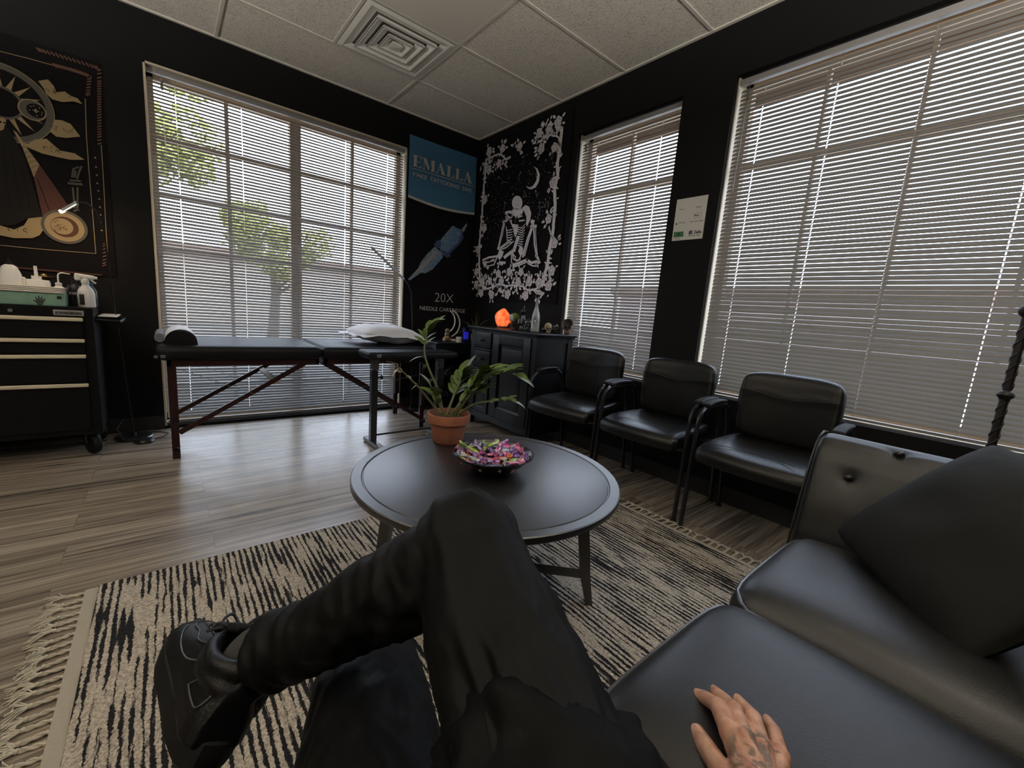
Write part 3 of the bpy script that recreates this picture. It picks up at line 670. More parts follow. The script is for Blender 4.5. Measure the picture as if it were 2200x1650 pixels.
# ---------------- cabinet ----------------
r=thing('cabinet','black wooden cabinet with drawers and panelled door, topped with skull ornaments','cabinet',(-.21,-1.115,0))
x0,x1,y0,y1=-.41,-.015,-1.55,-.68
b=B(); b.box(x0+.012,x1,y0+.012,y1-.012,.10,.855)
for y in (y0,y1-.05): b.box(x0,x0+.05,y,y+.05,0,.858); b.box(x1-.05,x1,y,y+.05,0,.858)
b.box(x0+.003,x0+.03,y0+.05,y1-.05,.848,.857); b.box(x0+.003,x0+.03,y0+.05,y1-.05,.075,.13); b.box(x0+.005,x0+.03,-1.013,-.987,.13,.848)
b.box(x0+.05,x1-.05,y0+.002,y0+.02,.82,.857); b.box(x0+.05,x1-.05,y0+.002,y0+.02,.09,.14)
obj('body',b,M_cab,r,smooth=False)
b=B(); b.rbox((x0+x1)/2-.012,(y0+y1)/2,.880,x1-x0+.045,y1-y0+.07,.022,.008); b.rbox((x0+x1)/2-.006,(y0+y1)/2,.864,x1-x0+.02,y1-y0+.04,.014,.005); obj('top_board',b,M_cab,r)
def panel(name,ya,yb,za,zb,knob,frame=.0,lab=None):
    b=B(); b.rbox(x0+.004,(ya+yb)/2,(za+zb)/2,.02,yb-ya,zb-za,.003)
    if frame:
        # raised frame with recessed centre
        b=B(); f=frame
        b.rbox(x0+.002,ya+f/2,(za+zb)/2,.02,f,zb-za,.003); b.rbox(x0+.002,yb-f/2,(za+zb)/2,.02,f,zb-za,.003)
        b.rbox(x0+.0035,(ya+yb)/2,za+f/2,.02,yb-ya-2*f+.004,f-.0008,.001); b.rbox(x0+.0035,(ya+yb)/2,zb-f/2,.02,yb-ya-2*f+.004,f-.0008,.001)
        b.box(x0+.008,x0+.016,ya+f,yb-f,za+f,zb-f); b.rbox(x0+.009,(ya+yb)/2,(za+zb)/2,.008,yb-ya-2*f-.05,zb-za-2*f-.05,.003)
        b.add([(x0-.006,ya+f,za+f-.006),(x0-.006,yb-f,za+f-.006),(x0+.008,yb-f,za+f+.012),(x0+.008,ya+f,za+f+.012)],[(0,1,2,3)])
    o=obj(name,b,M_cab,r)
    k=B(); ky,kz=knob; k.lathe([(0,0),(.006,0),(.006,.012),(.014,.018),(.016,.024),(.012,.03),(0,.031)],(x0-.006,ky,kz),14,rotM(0,-pi/2,0)); obj('knob',k,M_metalblk,o)
panel('drawer',-.983,-.735,.705,.845,(-.86,.775)); panel('drawer',-.983,-.735,.535,.68,(-.86,.607)); panel('door',-.983,-.735,.135,.51,(-.965,.40),.04)
panel('door',-1.497,-1.017,.135,.845,(-1.043,.56),.085)
b=B(); b.rbox(x0-.004,-.86,.6925,.016,.25,.014,.004); b.rbox(x0-.004,-.86,.5225,.016,.25,.014,.004); obj('rail',b,M_cab,r)

# ---------------- side table ----------------
r=thing('side_table','low blue-black side table in the corner, left of the cabinet','side table',(-.33,-.24,0))
b=B(); b.rbox(-.33,-.24,.695,.56,.36,.018,.004); b.box(-.59,-.07,-.405,-.39,.60,.686); b.box(-.59,-.575,-.40,-.08,.60,.686); obj('tabletop',b,M_side,r)
for x in (-.57,-.09):
    for y in (-.38,-.10):
        b=B(); b.box(x-.02,x+.02,y-.02,y+.02,0,.687); obj('leg',b,M_side,r,smooth=False)
b=B(); b.box(-.57,-.09,-.38,-.10,.165,.18); obj('shelf',b,M_side,r,smooth=False)

# ---------------- tool chest ----------------
TX0,TX1,TY0,TY1=-3.62,-2.875,-.50,-.06
r=thing('tool_chest','black steel tool chest on casters with cream drawer pulls, under the sun tapestry','tool chest',((TX0+TX1)/2,-.28,0))
M_ch=mat('chest_black',(.004,.004,.0045),.45,spec=.2)
b=B(); b.box(TX0,TX1,TY0,TY1,.14,.865); b.box(TX0-.004,TX1+.004,TY0-.006,TY1,.845,.872); b.box(TX1-.03,TX1+.004,TY0-.004,TY0+.03,.14,.86); obj('body',b,M_ch,r,smooth=False)
zs=[(.815,.700),(.697,.612),(.609,.447),(.444,.17)]
M_pull=mat('cream_pull',(.62,.55,.40),.4)
for zt_,zb_ in zs:
    b=B(); b.rbox((TX0+TX1)/2-.01,TY0-.007,(zt_+zb_)/2-.006,TX1-TX0-.06,.014,zt_-zb_-.016,.003); o=obj('drawer',b,M_ch,r)
    b=B(); b.rbox((TX0+TX1)/2-.01,TY0-.022,zt_-.009,TX1-TX0-.052,.022,.020,.005); obj('handle',b,M_pull,o,label='cream pull strip')
b=B(); b.rbox(-2.965,TY0-.008,.840,.118,.006,.030,.002); bo=obj('badge',b,mat('badge_grey',(.30,.30,.30),.35,metal=.3),r,label='grey KWADRON badge')
text('KWADRON',.02,M_blk,'lettering',bo,(-3.015,TY0-.0125,.8325),(1,0,0),(0,0,1),width=.100,offset=.0006)
b=B(); b.cyl((-3.175,TY0-.004,.842),(-3.175,TY0-.018,.842),.009,12); obj('lock',b,M_steel,r)
for x in (TX0+.09,TX1-.05):
    for y in (TY0+.07,TY1-.08):
        b=B(); b.lathe([(0,-.022),(.03,-.022),(.058,-.018),(.064,-.008),(.064,.008),(.058,.018),(.03,.022),(0,.022)],(x,y,.065),24,rotM(0,pi/2,.5)); o=obj('caster_wheel',b,M_rubber,r)
        b=B(); b.box(x-.034,x+.034,y-.03,y+.03,.128,.142); b.tube([(x-.03,y+.01,.13),(x-.028,y,.065)],.006,4); b.tube([(x+.03,y+.01,.13),(x+.028,y,.065)],.006,4); obj('caster_bracket',b,mat('grey_metal',(.12,.12,.12),.3,metal=.6),r)
b=B(); b.tube([(TX1+.002,-.42,.80),(TX1+.11,-.42,.795),(TX1+.115,-.38,.80),(TX1+.115,-.12,.80),(TX1+.11,-.10,.80),(TX1+.002,-.10,.80)],.010,8); obj('side_handle',b,M_ch,r)
b=B(); b.rbox(TX1+.055,-.26,.822,.085,.28,.006,.002); tag(obj('paper_tray',b,M_white),'thin white sheet lying on the side handle of the tool chest','paper')
ART={'roses':[(0.207,2.569),(0.423,2.547),(0.381,2.424),(0.681,2.504),(0.937,2.553),(0.977,2.419),(1.158,2.578),(1.141,2.39),(1.055,2.555),(1.156,2.115),(1.143,1.829),(1.239,1.624),(1.235,1.403),(1.214,1.278),(0.205,1.85),(0.108,1.648),(0.185,2.126),(0.125,1.291),(0.111,1.422),(0.226,2.398),(0.223,1.205),(0.405,1.189),(0.658,1.199),(0.925,1.192),(1.109,1.205),(0.492,1.395),(0.661,1.408),(0.836,1.403),(0.359,1.326),(0.959,1.32),(1.089,1.304),(0.233,1.315),(0.806,1.316),(0.549,1.319)],'vines':[(0.03,[(0.162,2.512),(0.163,2.41),(0.155,2.298),(0.152,2.137),(0.149,1.974),(0.143,1.832),(0.138,1.677),(0.151,1.518),(0.169,1.396),(0.213,1.297),(0.315,1.248)]),(0.034,[(1.206,2.525),(1.205,2.38),(1.192,2.272),(1.206,2.167),(1.185,2.058),(1.21,1.922),(1.206,1.845),(1.211,1.729),(1.187,1.604),(1.182,1.525),(1.176,1.455),(1.152,1.354),(1.138,1.283)]),(0.014,[(1.157,1.773),(1.18,1.712),(1.215,1.665)]),(0.016,[(1.138,1.283),(1.079,1.257),(0.952,1.24),(0.881,1.273),(0.739,1.284),(0.63,1.278),(0.513,1.296),(0.436,1.273),(0.315,1.248)]),(0.016,[(0.162,2.512),(0.274,2.51),(0.391,2.506),(0.492,2.441),(0.555,2.443)]),(0.02,[(1.206,2.525),(1.123,2.528),(1.07,2.5),(1.011,2.506),(0.954,2.482),(0.86,2.49)]),(0.014,[(1.205,2.38),(1.174,2.46),(1.1,2.488)]),(0.012,[(0.126,2.372),(0.173,2.51),(0.216,2.489)])],'bones':[(0.016,[(0.526,1.873),(0.497,1.764),(0.477,1.687),(0.458,1.632)]),(0.01,[(0.542,1.86),(0.517,1.751),(0.473,1.636)]),(0.02,[(0.517,1.879),(0.567,1.881)]),(0.014,[(0.56,1.946),(0.644,1.849),(0.666,1.819)]),(0.012,[(0.54,1.959),(0.572,1.922),(0.638,1.898),(0.646,1.935),(0.596,1.952),(0.541,1.948)]),(0.012,[(0.558,1.962),(0.622,1.959),(0.651,1.945)]),(0.01,[(0.544,1.92),(0.604,1.886),(0.654,1.912)]),(0.012,[(0.646,1.685),(0.548,1.648),(0.464,1.629)]),(0.012,[(0.691,1.682),(0.588,1.634),(0.485,1.618)]),(0.01,[(0.661,1.711),(0.565,1.669),(0.492,1.641)]),(0.022,[(0.848,1.542),(0.871,1.626),(0.895,1.697),(0.934,1.776)]),(0.012,[(0.872,1.546),(0.913,1.685),(0.945,1.765)]),(0.018,[(0.961,1.789),(0.977,1.711),(0.991,1.638),(1.032,1.532)]),(0.01,[(0.989,1.781),(0.998,1.709),(1.015,1.636),(1.044,1.532)]),(0.026,[(0.929,1.792),(0.988,1.786)]),(0.028,[(0.932,1.833),(0.959,1.83),(0.949,1.81)]),(0.024,[(1.025,1.538),(1.055,1.511),(1.07,1.479)]),(0.01,[(1.048,1.501),(1.091,1.473)]),(0.01,[(1.032,1.502),(1.032,1.44)]),(0.01,[(1.049,1.496),(1.065,1.433)]),(0.022,[(0.699,1.468),(0.803,1.485),(0.91,1.509)]),(0.012,[(0.719,1.45),(0.822,1.468),(0.921,1.491)]),(0.024,[(0.911,1.505),(0.971,1.478),(1.034,1.486)]),(0.012,[(0.923,1.475),(0.991,1.451),(1.055,1.449)]),(0.03,[(0.689,1.473),(0.726,1.467)]),(0.014,[(0.678,1.568),(0.688,1.485)]),(0.02,[(0.219,1.537),(0.322,1.558),(0.447,1.561)]),(0.02,[(0.233,1.503),(0.326,1.517),(0.407,1.529)]),(0.012,[(0.248,1.472),(0.331,1.475),(0.412,1.484)]),(0.03,[(0.256,1.49),(0.312,1.458)]),(0.012,[(0.221,1.515),(0.357,1.524)]),(0.018,[(0.412,1.484),(0.454,1.552),(0.488,1.596)]),(0.022,[(0.484,1.458),(0.498,1.504),(0.585,1.494)]),(0.016,[(0.47,1.493),(0.549,1.479)]),(0.016,[(0.794,1.631),(0.838,1.591),(0.816,1.549),(0.802,1.523)]),(0.018,[(0.696,1.567),(0.71,1.528),(0.766,1.505),(0.808,1.517)]),(0.012,[(0.692,1.605),(0.705,1.566),(0.744,1.537)]),(0.014,[(0.517,1.879),(0.575,1.895),(0.642,1.871)]),(0.012,[(0.757,1.858),(0.826,1.855)]),(0.03,[(0.658,1.955),(0.782,1.937)]),(0.022,[(0.665,1.927),(0.744,1.896)]),(0.014,[(0.7,1.901),(0.787,1.896)]),(0.008,[(0.561,1.83),(0.588,1.789),(0.664,1.793)]),(0.008,[(0.567,1.807),(0.592,1.767),(0.666,1.77)]),(0.008,[(0.574,1.783),(0.597,1.744),(0.669,1.747)]),(0.008,[(0.58,1.759),(0.601,1.722),(0.672,1.724)]),(0.008,[(0.587,1.735),(0.606,1.699),(0.675,1.7)]),(0.008,[(0.593,1.711),(0.61,1.677),(0.678,1.677)]),(0.008,[(0.743,1.806),(0.8,1.79),(0.846,1.822)]),(0.008,[(0.746,1.786),(0.802,1.769),(0.845,1.797)]),(0.008,[(0.748,1.765),(0.805,1.749),(0.843,1.772)]),(0.008,[(0.751,1.745),(0.807,1.729),(0.841,1.747)]),(0.008,[(0.753,1.724),(0.81,1.709),(0.839,1.722)]),(0.008,[(0.756,1.703),(0.813,1.688),(0.837,1.697)]),(0.008,[(0.758,1.683),(0.815,1.668),(0.835,1.672)]),(0.008,[(0.761,1.662),(0.818,1.647),(0.833,1.646)]),(0.008,[(0.763,1.642),(0.82,1.627),(0.831,1.621)]),(0.016,[(0.743,1.721),(0.768,1.712)]),(0.016,[(0.737,1.706),(0.763,1.698)]),(0.016,[(0.732,1.691),(0.757,1.683)]),(0.016,[(0.726,1.677),(0.752,1.668)]),(0.016,[(0.721,1.662),(0.746,1.654)]),(0.016,[(0.715,1.647),(0.741,1.639)]),(0.016,[(0.709,1.633),(0.735,1.624)]),(0.016,[(0.704,1.618),(0.73,1.609)]),(0.016,[(0.698,1.603),(0.724,1.595)]),(0.014,[(0.691,1.608),(0.707,1.593)]),(0.014,[(0.676,1.601),(0.692,1.587)]),(0.014,[(0.66,1.594),(0.677,1.58)]),(0.014,[(0.645,1.587),(0.661,1.573)]),(0.014,[(0.629,1.581),(0.646,1.566)]),(0.014,[(0.613,1.574),(0.63,1.559)]),(0.014,[(0.597,1.567),(0.614,1.552)]),(0.014,[(0.581,1.56),(0.598,1.545)]),(0.014,[(0.565,1.553),(0.582,1.538)])],'bonepoly':[[(0.781,2.009),(0.78,1.988),(0.769,1.971),(0.751,1.959),(0.727,1.955),(0.701,1.959),(0.675,1.97),(0.653,1.987),(0.637,2.008),(0.629,2.031),(0.631,2.053),(0.643,2.07),(0.661,2.082),(0.686,2.085),(0.712,2.081),(0.737,2.07),(0.759,2.053),(0.774,2.032)],[(0.778,1.965),(0.826,1.985),(0.878,1.965),(0.914,1.906),(0.908,1.851),(0.87,1.795),(0.854,1.826),(0.852,1.883),(0.816,1.932)],[(0.658,1.842),(0.744,1.827),(0.745,1.763),(0.714,1.715),(0.685,1.764)],[(0.484,1.624),(0.558,1.6),(0.537,1.553),(0.496,1.521),(0.458,1.563)],[(0.789,1.631),(0.842,1.612),(0.842,1.559),(0.804,1.55),(0.773,1.589)],[(0.652,1.977),(0.775,1.962),(0.793,1.916),(0.735,1.903),(0.67,1.932)]],'crescent':[(0.892,2.296),(0.951,2.265),(0.986,2.209),(0.981,2.151),(0.947,2.113),(0.884,2.106),(0.842,2.123),(0.814,2.15),(0.866,2.126),(0.913,2.135),(0.945,2.167),(0.954,2.215),(0.932,2.263)],'stars':[(0.012,(0.741,2.403)),(0.011,(1.047,2.312)),(0.012,(0.396,2.299)),(0.012,(0.248,1.938)),(0.008,(0.726,2.279)),(0.009,(1.094,2.206)),(0.009,(0.553,2.261)),(0.01,(0.636,2.107)),(0.011,(0.95,2.085)),(0.01,(1.013,1.98)),(0.008,(1.085,1.997)),(0.01,(0.519,2.051)),(0.007,(0.334,2.076)),(0.008,(0.216,2.253)),(0.007,(0.831,2.056)),(0.007,(1.023,1.878)),(0.006,(0.999,1.852)),(0.006,(1.129,1.935)),(0.006,(1.091,1.932)),(0.006,(1.01,1.949)),(0.006,(1.054,1.938)),(0.006,(1.103,1.882)),(0.006,(0.792,2.062)),(0.006,(0.794,2.108)),(0.006,(0.968,2.035))],'conlines':[[(1.013,1.98),(1.01,1.949),(1.024,1.932),(1.023,1.878),(0.999,1.852)],[(1.024,1.932),(1.054,1.938),(1.091,1.932),(1.085,1.997),(1.129,1.935),(1.103,1.882)],[(0.519,2.051),(0.512,1.984)],[(0.792,2.062),(0.794,2.108),(0.831,2.056)],[(0.95,2.085),(0.968,2.035)],[(0.726,2.279),(0.687,2.224),(0.722,2.218)],[(0.459,2.244),(0.545,2.223)],[(0.992,2.066),(0.968,2.035)]],'ring':((-3.208,1.97),0.205),'orb':((-3.006,1.337),0.091),'orb2':((-3.092,1.968),0.056),'clouds':[[(-3.057,2.133),(-3.017,2.156),(-2.996,2.13),(-2.987,2.099),(-2.952,2.116),(-2.929,2.101),(-2.9,2.096),(-2.881,2.071),(-2.919,2.073),(-2.967,2.053),(-3.007,2.054),(-3.028,2.073),(-3.037,2.1)],[(-3.007,1.944),(-2.975,1.951),(-2.94,1.942),(-2.924,1.916),(-2.903,1.883),(-2.964,1.857),(-3.005,1.852),(-3.029,1.872)],[(-3.16,1.775),(-3.122,1.779),(-3.092,1.811),(-3.046,1.828),(-3.02,1.801),(-2.993,1.778),(-2.934,1.779),(-2.893,1.754),(-2.954,1.737),(-3.013,1.737),(-3.07,1.74),(-3.134,1.76)],[(-3.329,1.303),(-3.267,1.299),(-3.215,1.285),(-3.174,1.316),(-3.154,1.359),(-3.096,1.379),(-3.083,1.333),(-3.116,1.27),(-3.146,1.248),(-3.219,1.236),(-3.272,1.243),(-3.334,1.24)]],'robe':[(-3.297,1.857),(-3.219,1.883),(-3.201,1.852),(-3.179,1.807),(-3.143,1.712),(-3.118,1.541),(-3.1,1.41),(-3.092,1.359),(-3.154,1.363),(-3.213,1.309),(-3.346,1.284)],'beam':[(-3.176,1.838),(-3.146,1.749),(-3.114,1.597),(-3.096,1.387),(-3.081,1.357),(-3.036,1.415),(-2.979,1.459),(-3.036,1.576),(-3.086,1.674),(-3.129,1.754),(-3.161,1.824)],'skullL':[(-3.24,1.876),(-3.208,1.89),(-3.201,1.867),(-3.211,1.827),(-3.225,1.815),(-3.239,1.833)],'torch':[(0.012,[(-2.956,1.579),(-2.955,1.456)]),(0.012,[(-2.935,1.584),(-2.944,1.45)]),(0.02,[(-2.976,1.599),(-2.912,1.606)]),(0.014,[(-2.966,1.617),(-2.917,1.625)]),(0.012,[(-2.955,1.636),(-2.946,1.687),(-2.92,1.706)]),(0.012,[(-2.934,1.633),(-2.922,1.677),(-2.908,1.713)]),(0.012,[(-2.943,1.639),(-2.937,1.681)]),(0.016,[(-2.963,1.438),(-2.937,1.456)])],'lines':[[(-3.191,2.232),(-3.087,2.238),(-2.988,2.241)],[(-2.867,2.107),(-2.876,1.899),(-2.878,1.705),(-2.878,1.455),(-2.879,1.198)],[(-2.879,1.198),(-3.111,1.189),(-3.276,1.187)],[(-2.813,1.862),(-2.816,1.637),(-2.822,1.381),(-2.824,1.188)]],'rope':[[(-3.049,2.3),(-2.927,2.302),(-2.796,2.3)],[(-2.794,2.298),(-2.807,2.089),(-2.821,1.859)],[(-2.988,2.243),(-2.908,2.246),(-2.84,2.241)],[(-2.84,2.241),(-2.855,2.127)],[(-2.832,1.275),(-2.844,1.123)]],'dots':[(-2.845,1.779),(-2.845,1.725),(-2.844,1.678),(-2.845,1.63),(-2.843,1.585),(-2.842,1.536),(-2.842,1.488),(-2.842,1.441),(-2.843,1.394),(-2.843,1.346)],'clothL':[(-2.783,2.313),(-2.823,1.153),(-3.185,2.296),(-3.281,1.131)],'cart':[('c1',[(-0.382,1.712),(-0.274,1.845),(-0.16,1.825),(-0.134,1.754),(-0.173,1.688),(-0.299,1.558),(-0.39,1.597),(-0.438,1.629)]),('c2',[(-0.274,1.845),(-0.24,1.848),(-0.348,1.701),(-0.404,1.623),(-0.438,1.629),(-0.382,1.712)]),('c3',[(-0.134,1.754),(-0.173,1.688),(-0.299,1.558),(-0.314,1.58),(-0.195,1.702),(-0.159,1.802)]),('tip',[(-0.166,1.83),(-0.105,1.905),(-0.098,1.883),(-0.137,1.806)]),('c3',[(-0.447,1.668),(-0.415,1.69),(-0.386,1.66),(-0.397,1.613),(-0.443,1.606),(-0.471,1.63)]),('c3',[(-0.39,1.597),(-0.293,1.583),(-0.277,1.55),(-0.311,1.528),(-0.387,1.552),(-0.428,1.563)]),('c2',[(-0.464,1.614),(-0.381,1.57),(-0.365,1.526),(-0.479,1.39),(-0.555,1.347),(-0.6,1.347),(-0.715,1.261),(-0.734,1.27),(-0.633,1.383),(-0.604,1.448),(-0.55,1.522)]),('tip',[(-0.461,1.569),(-0.435,1.562),(-0.558,1.409),(-0.644,1.342),(-0.716,1.278),(-0.639,1.376),(-0.573,1.452)]),('c1',[(-0.394,1.556),(-0.372,1.525),(-0.48,1.407),(-0.506,1.41)])],'txt_E':[(-0.741,2.382),(-0.647,2.289),(-0.737,2.287),(-0.076,2.274),(-0.083,2.369),(-0.742,2.265),(-0.068,2.259)],'txt_M':[(-0.729,2.237),(-0.727,2.197),(-0.083,2.204),(-0.085,2.238)],'txt_X20':[(-0.435,1.18),(-0.214,1.085),(-0.429,1.075)],'txt_N':[(-0.595,0.993),(-0.076,0.995),(-0.597,1.045)],'txt_flag':[(-0.767,2.554),(-0.026,2.542),(-0.765,2.012),(-0.049,1.998),(-0.484,2.02)],'sign':{'corner':[(2.309,1.812),(2.507,1.81),(2.307,1.56),(2.507,1.559)],'venmo':[(2.331,1.746),(2.366,1.749)],'paypal':[(2.443,1.745),(2.474,1.746)],'cash':[(2.339,1.665),(2.382,1.667)],'box':[(2.434,1.716),(2.483,1.714),(2.484,1.683),(2.437,1.685)],'pay':[(2.444,1.695),(2.473,1.698)],'num1':[(2.42,1.664),(2.499,1.667)],'zbox':[(2.418,1.612),(2.44,1.613),(2.44,1.591),(2.418,1.59)],'zelle':[(2.45,1.593),(2.499,1.597)],'num2':[(2.42,1.579),(2.495,1.581)],'bill':[(2.315,1.614),(2.38,1.613),(2.385,1.581),(2.318,1.581)],'cashl':[(2.332,1.567),(2.366,1.572)]}}
# ---------------- wall hangings ----------------
def cloth(b,horiz,u0,u1,z0,z1,d,amp=.006,fr=9,nu=26,nv=22,sag=0,seed=1):
    def fn(i,j):
        u=u0+(u1-u0)*i; z=z0+(z1-z0)*j; q=d+amp*(.5+.5*math.sin(i*fr+j*1.3+seed))*(1-j*.6)+amp*.6*noise.noise(Vector((i*3,j*3,seed)))
        z-=sag*math.sin(pi*i)*(1-j)
        return Vector((u,-q,z)) if horiz else Vector((-q,-u,z))
    b.grid(nu,nv,fn); return fn
def art_plane(horiz,d):
    return (lambda u,z,h=0:Vector((u,-d-h,z))) if horiz else (lambda u,z,h=0:Vector((-d-h,-u,z)))
def poly(b,P,pts,h=0): b.add([P(u,z,h) for u,z in pts],[tuple(range(len(pts)))])
def stroke(b,P,pts,w,h=0,taper=False,round_=True):
    n=len(pts); W=[]
    for i in range(n):
        a=Vector(pts[max(i-1,0)]);c=Vector(pts[min(i+1,n-1)]);t=(c-a).normalized(); nn=Vector((-t.y,t.x)); ww=w/2*(1-.7*i/(n-1) if taper else 1)
        W.append((Vector(pts[i])+nn*ww,Vector(pts[i])-nn*ww))
    vs=[P(p.x,p.y,h) for q in W for p in q]; b.add(vs,[(2*i,2*i+1,2*i+3,2*i+2) for i in range(n-1)])
def disc(b,P,c,r,n=14,h=0,sy=1,rot=0):
    poly(b,P,[(c[0]+r*math.cos(2*pi*k/n)*math.cos(rot)-r*sy*math.sin(2*pi*k/n)*math.sin(rot),c[1]+r*math.cos(2*pi*k/n)*math.sin(rot)+r*sy*math.sin(2*pi*k/n)*math.cos(rot)) for k in range(n)],h)
def ring(b,P,c,r0,r1,h=0,a0=0,a1=2*pi,n=28):
    vs=[];m=n+1
    for k in range(m):
        a=a0+(a1-a0)*k/n; vs+=[P(c[0]+r0*math.cos(a),c[1]+r0*math.sin(a),h),P(c[0]+r1*math.cos(a),c[1]+r1*math.sin(a),h)]
    b.add(vs,[(2*k,2*k+1,2*k+3,2*k+2) for k in range(n)])
def smooth_path(pts,n=6):
    out=[]; P=[Vector(p) for p in pts]
    for i in range(len(P)-1):
        a,b_,c,d=P[max(i-1,0)],P[i],P[i+1],P[min(i+2,len(P)-1)]
        for k in range(n):
            t=k/n; out.append(tuple(.5*((2*b_)+(c-a)*t+(2*a-5*b_+4*c-d)*t*t+(3*b_-a-3*c+d)*t**3)))
    out.append(tuple(P[-1])); return out
def leaf2(b,P,c,L,a,h=0,w=.36):
    ca,sa=math.cos(a),math.sin(a); pts=[]
    for t,s in ((0,0),(.25,.8),(.5,1),(.75,.75),(1,0),(.75,-.75),(.5,-1),(.25,-.8)):
        x=L*t;y=s*L*w*.5; pts.append((c[0]+x*ca-y*sa,c[1]+x*sa+y*ca))
    poly(b,P,pts,h)
# skeleton tapestry: slots cloth, print white, print dark
M_tapb=mat('tapestry_black',(.009,.008,.010),.85,spec=.15,bump=.3,bscale=40,bdist=.004); M_tapw=mat('tapestry_white_print',(.82,.80,.84),.85); M_tapd=mat('tapestry_ink',(.02,.018,.022),.85)
b=B(); cloth(b,False,.065,1.318,1.125,2.665,.006,.004,fr=5); P=art_plane(False,.0175); rr=random.Random(5)
b.cur=1
for w_,pts in ART['vines']:
    q=smooth_path(pts,5); q=[(x+rr.uniform(-.004,.004),z) for x,z in q]
    stroke(b,P,q,w_*1.0); 
    for i in range(1,len(q)-1):
        if rr.random()<.5 and w_>.013: leaf2(b,P,q[i],w_*1.5,rr.uniform(0,6.28),.0002,.3)
def rose(c,R):
    b.cur=1; n=16; poly(b,P,[(c[0]+R*(1+.13*math.cos(5*2*pi*k/n+c[0]*9))*math.cos(2*pi*k/n),c[1]+R*1.05*(1+.13*math.cos(5*2*pi*k/n+c[0]*9))*math.sin(2*pi*k/n)) for k in range(n)],.0006)
    b.cur=2
    for k,(f,a) in enumerate(((.72,0),(.5,2.1),(.28,4.2))):
        a+=c[0]*20; ring(b,P,c,R*f,R*(f+.07),.0009,a,a+4.4,12)
    stroke(b,P,[(c[0]+R*.75*math.cos(a),c[1]+R*.75*math.sin(a)) for a in (4.2,4.7,5.2)],R*.07,.0009)
for c in ART['roses']:
    R=rr.uniform(.036,.043); rose(c,R)
    for k in range(rr.randint(4,6)):
        a=rr.uniform(0,6.28); p=(c[0]+R*1.15*math.cos(a),c[1]+R*1.15*math.sin(a)); b.cur=1; leaf2(b,P,p,rr.uniform(.035,.055),a+rr.uniform(-.6,.6),.0003,.5); 
        b.cur=2; stroke(b,P,[p,(p[0]+.03*math.cos(a),p[1]+.03*math.sin(a))],.0022,.0008)
b.cur=1
for k in range(120):
    u=rr.uniform(.16,1.22); z=rr.uniform(1.18,1.40)
    leaf2(b,P,(u,z),rr.uniform(.025,.045),rr.uniform(0,6.28),.0002,.5)
    if k%5==0: ring(b,P,(u,z+.01),.006,.013,.0003,n=10)
for u0_,z0_ in ((.12,2.45),(.2,2.5),(.3,2.47),(.45,2.5),(.6,2.55),(.9,2.5),(1.0,2.45),(1.15,2.5),(1.2,2.35),(.5,2.42),(.95,2.56),(1.05,2.6)):
    for k in range(5): leaf2(b,P,(u0_+rr.uniform(-.04,.04),z0_+rr.uniform(-.04,.04)),rr.uniform(.03,.05),rr.uniform(0,6.28),.0003,.5)
for p in ART['bonepoly']: b.cur=1; poly(b,P,p,.0006)
for w_,p in ART['bones']:
    b.cur=1; stroke(b,P,p,w_,.0009)
    if w_>=.011:
        for e in (p[0],p[-1]): disc(b,P,e,w_*.62,10,.0010)
b.cur=2
for p in ART['bonepoly'][:3]:
    cx_=sum(q[0] for q in p)/len(p); cz_=sum(q[1] for q in p)/len(p)
    for k in range(6): a=rr.uniform(0,6.28); stroke(b,P,[(cx_+.015*math.cos(a),cz_+.02*math.sin(a)),(cx_+.035*math.cos(a),cz_+.05*math.sin(a))],.0018,.0008)
b.cur=1; poly(b,P,ART['crescent'],.0004)
for R,(u,z) in ART['stars']:
    disc(b,P,(u,z),R*.55,8,.0004); leaf2(b,P,(u-R,z),2*R,0,.0004,.18); leaf2(b,P,(u,z-R),2*R,pi/2,.0004,.18)
for p in ART['conlines']: stroke(b,P,p,.0018,.0004)
for k in range(260):
    u=rr.uniform(.2,1.14); z=rr.uniform(1.72,2.42)
    disc(b,P,(u,z),rr.choice((.0018,.0022,.003,.004)),6,.0003)
tag(obj('skeleton_tapestry',b,[M_tapb,M_tapw,M_tapd],smooth=False),'black tapestry of two embracing skeletons under a crescent moon in a white rose border','tapestry')
# cartridge banner and blue flag
r=thing('cartridge_banner','long black banner printed with a blue needle cartridge and 20X NEEDLE CARTRIDGE','banner',(-.39,-.01,1.5))
b=B(); cloth(b,True,-.768,-.02,.80,2.545,.003,.003,fr=4); P=art_plane(True,.0095); ms=[M_tapb,mat('print_blue',(.13,.25,.42),.6,var=.3,vscale=30),mat('print_lightblue',(.19,.27,.38),.6,var=.35,vscale=40),mat('print_navy',(.055,.085,.20),.6,var=.3,vscale=40),mat('print_grey',(.33,.34,.34),.6)]
ix=dict(c1=1,c2=2,c3=3,tip=4)
for k,(c,p) in enumerate(ART['cart']): b.cur=ix[c]; poly(b,P,p,.0003*k)
obj('banner_cloth',b,ms,r,smooth=False)
M_txt=mat('print_white',(.62,.62,.62),.7)
text('20X',.13,M_txt,'lettering',r,(-.434,-.0115,1.083),(1,0,0),(0,0,1),width=.215,offset=-.002)
text('NEEDLE CARTRIDGE',.055,M_txt,'lettering',r,(-.597,-.0115,.99),(1,0,0),(0,0,1),width=.53,offset=0)
r=thing('brand_flag','blue cloth flag reading EMALLA MAKE TATTOOING SAFE, pinned near the corner','flag',(-.4,-.02,2.3))
b=B(); fn=cloth(b,True,-.768,-.030,2.03,2.548,.016,.012,fr=7,sag=.0)
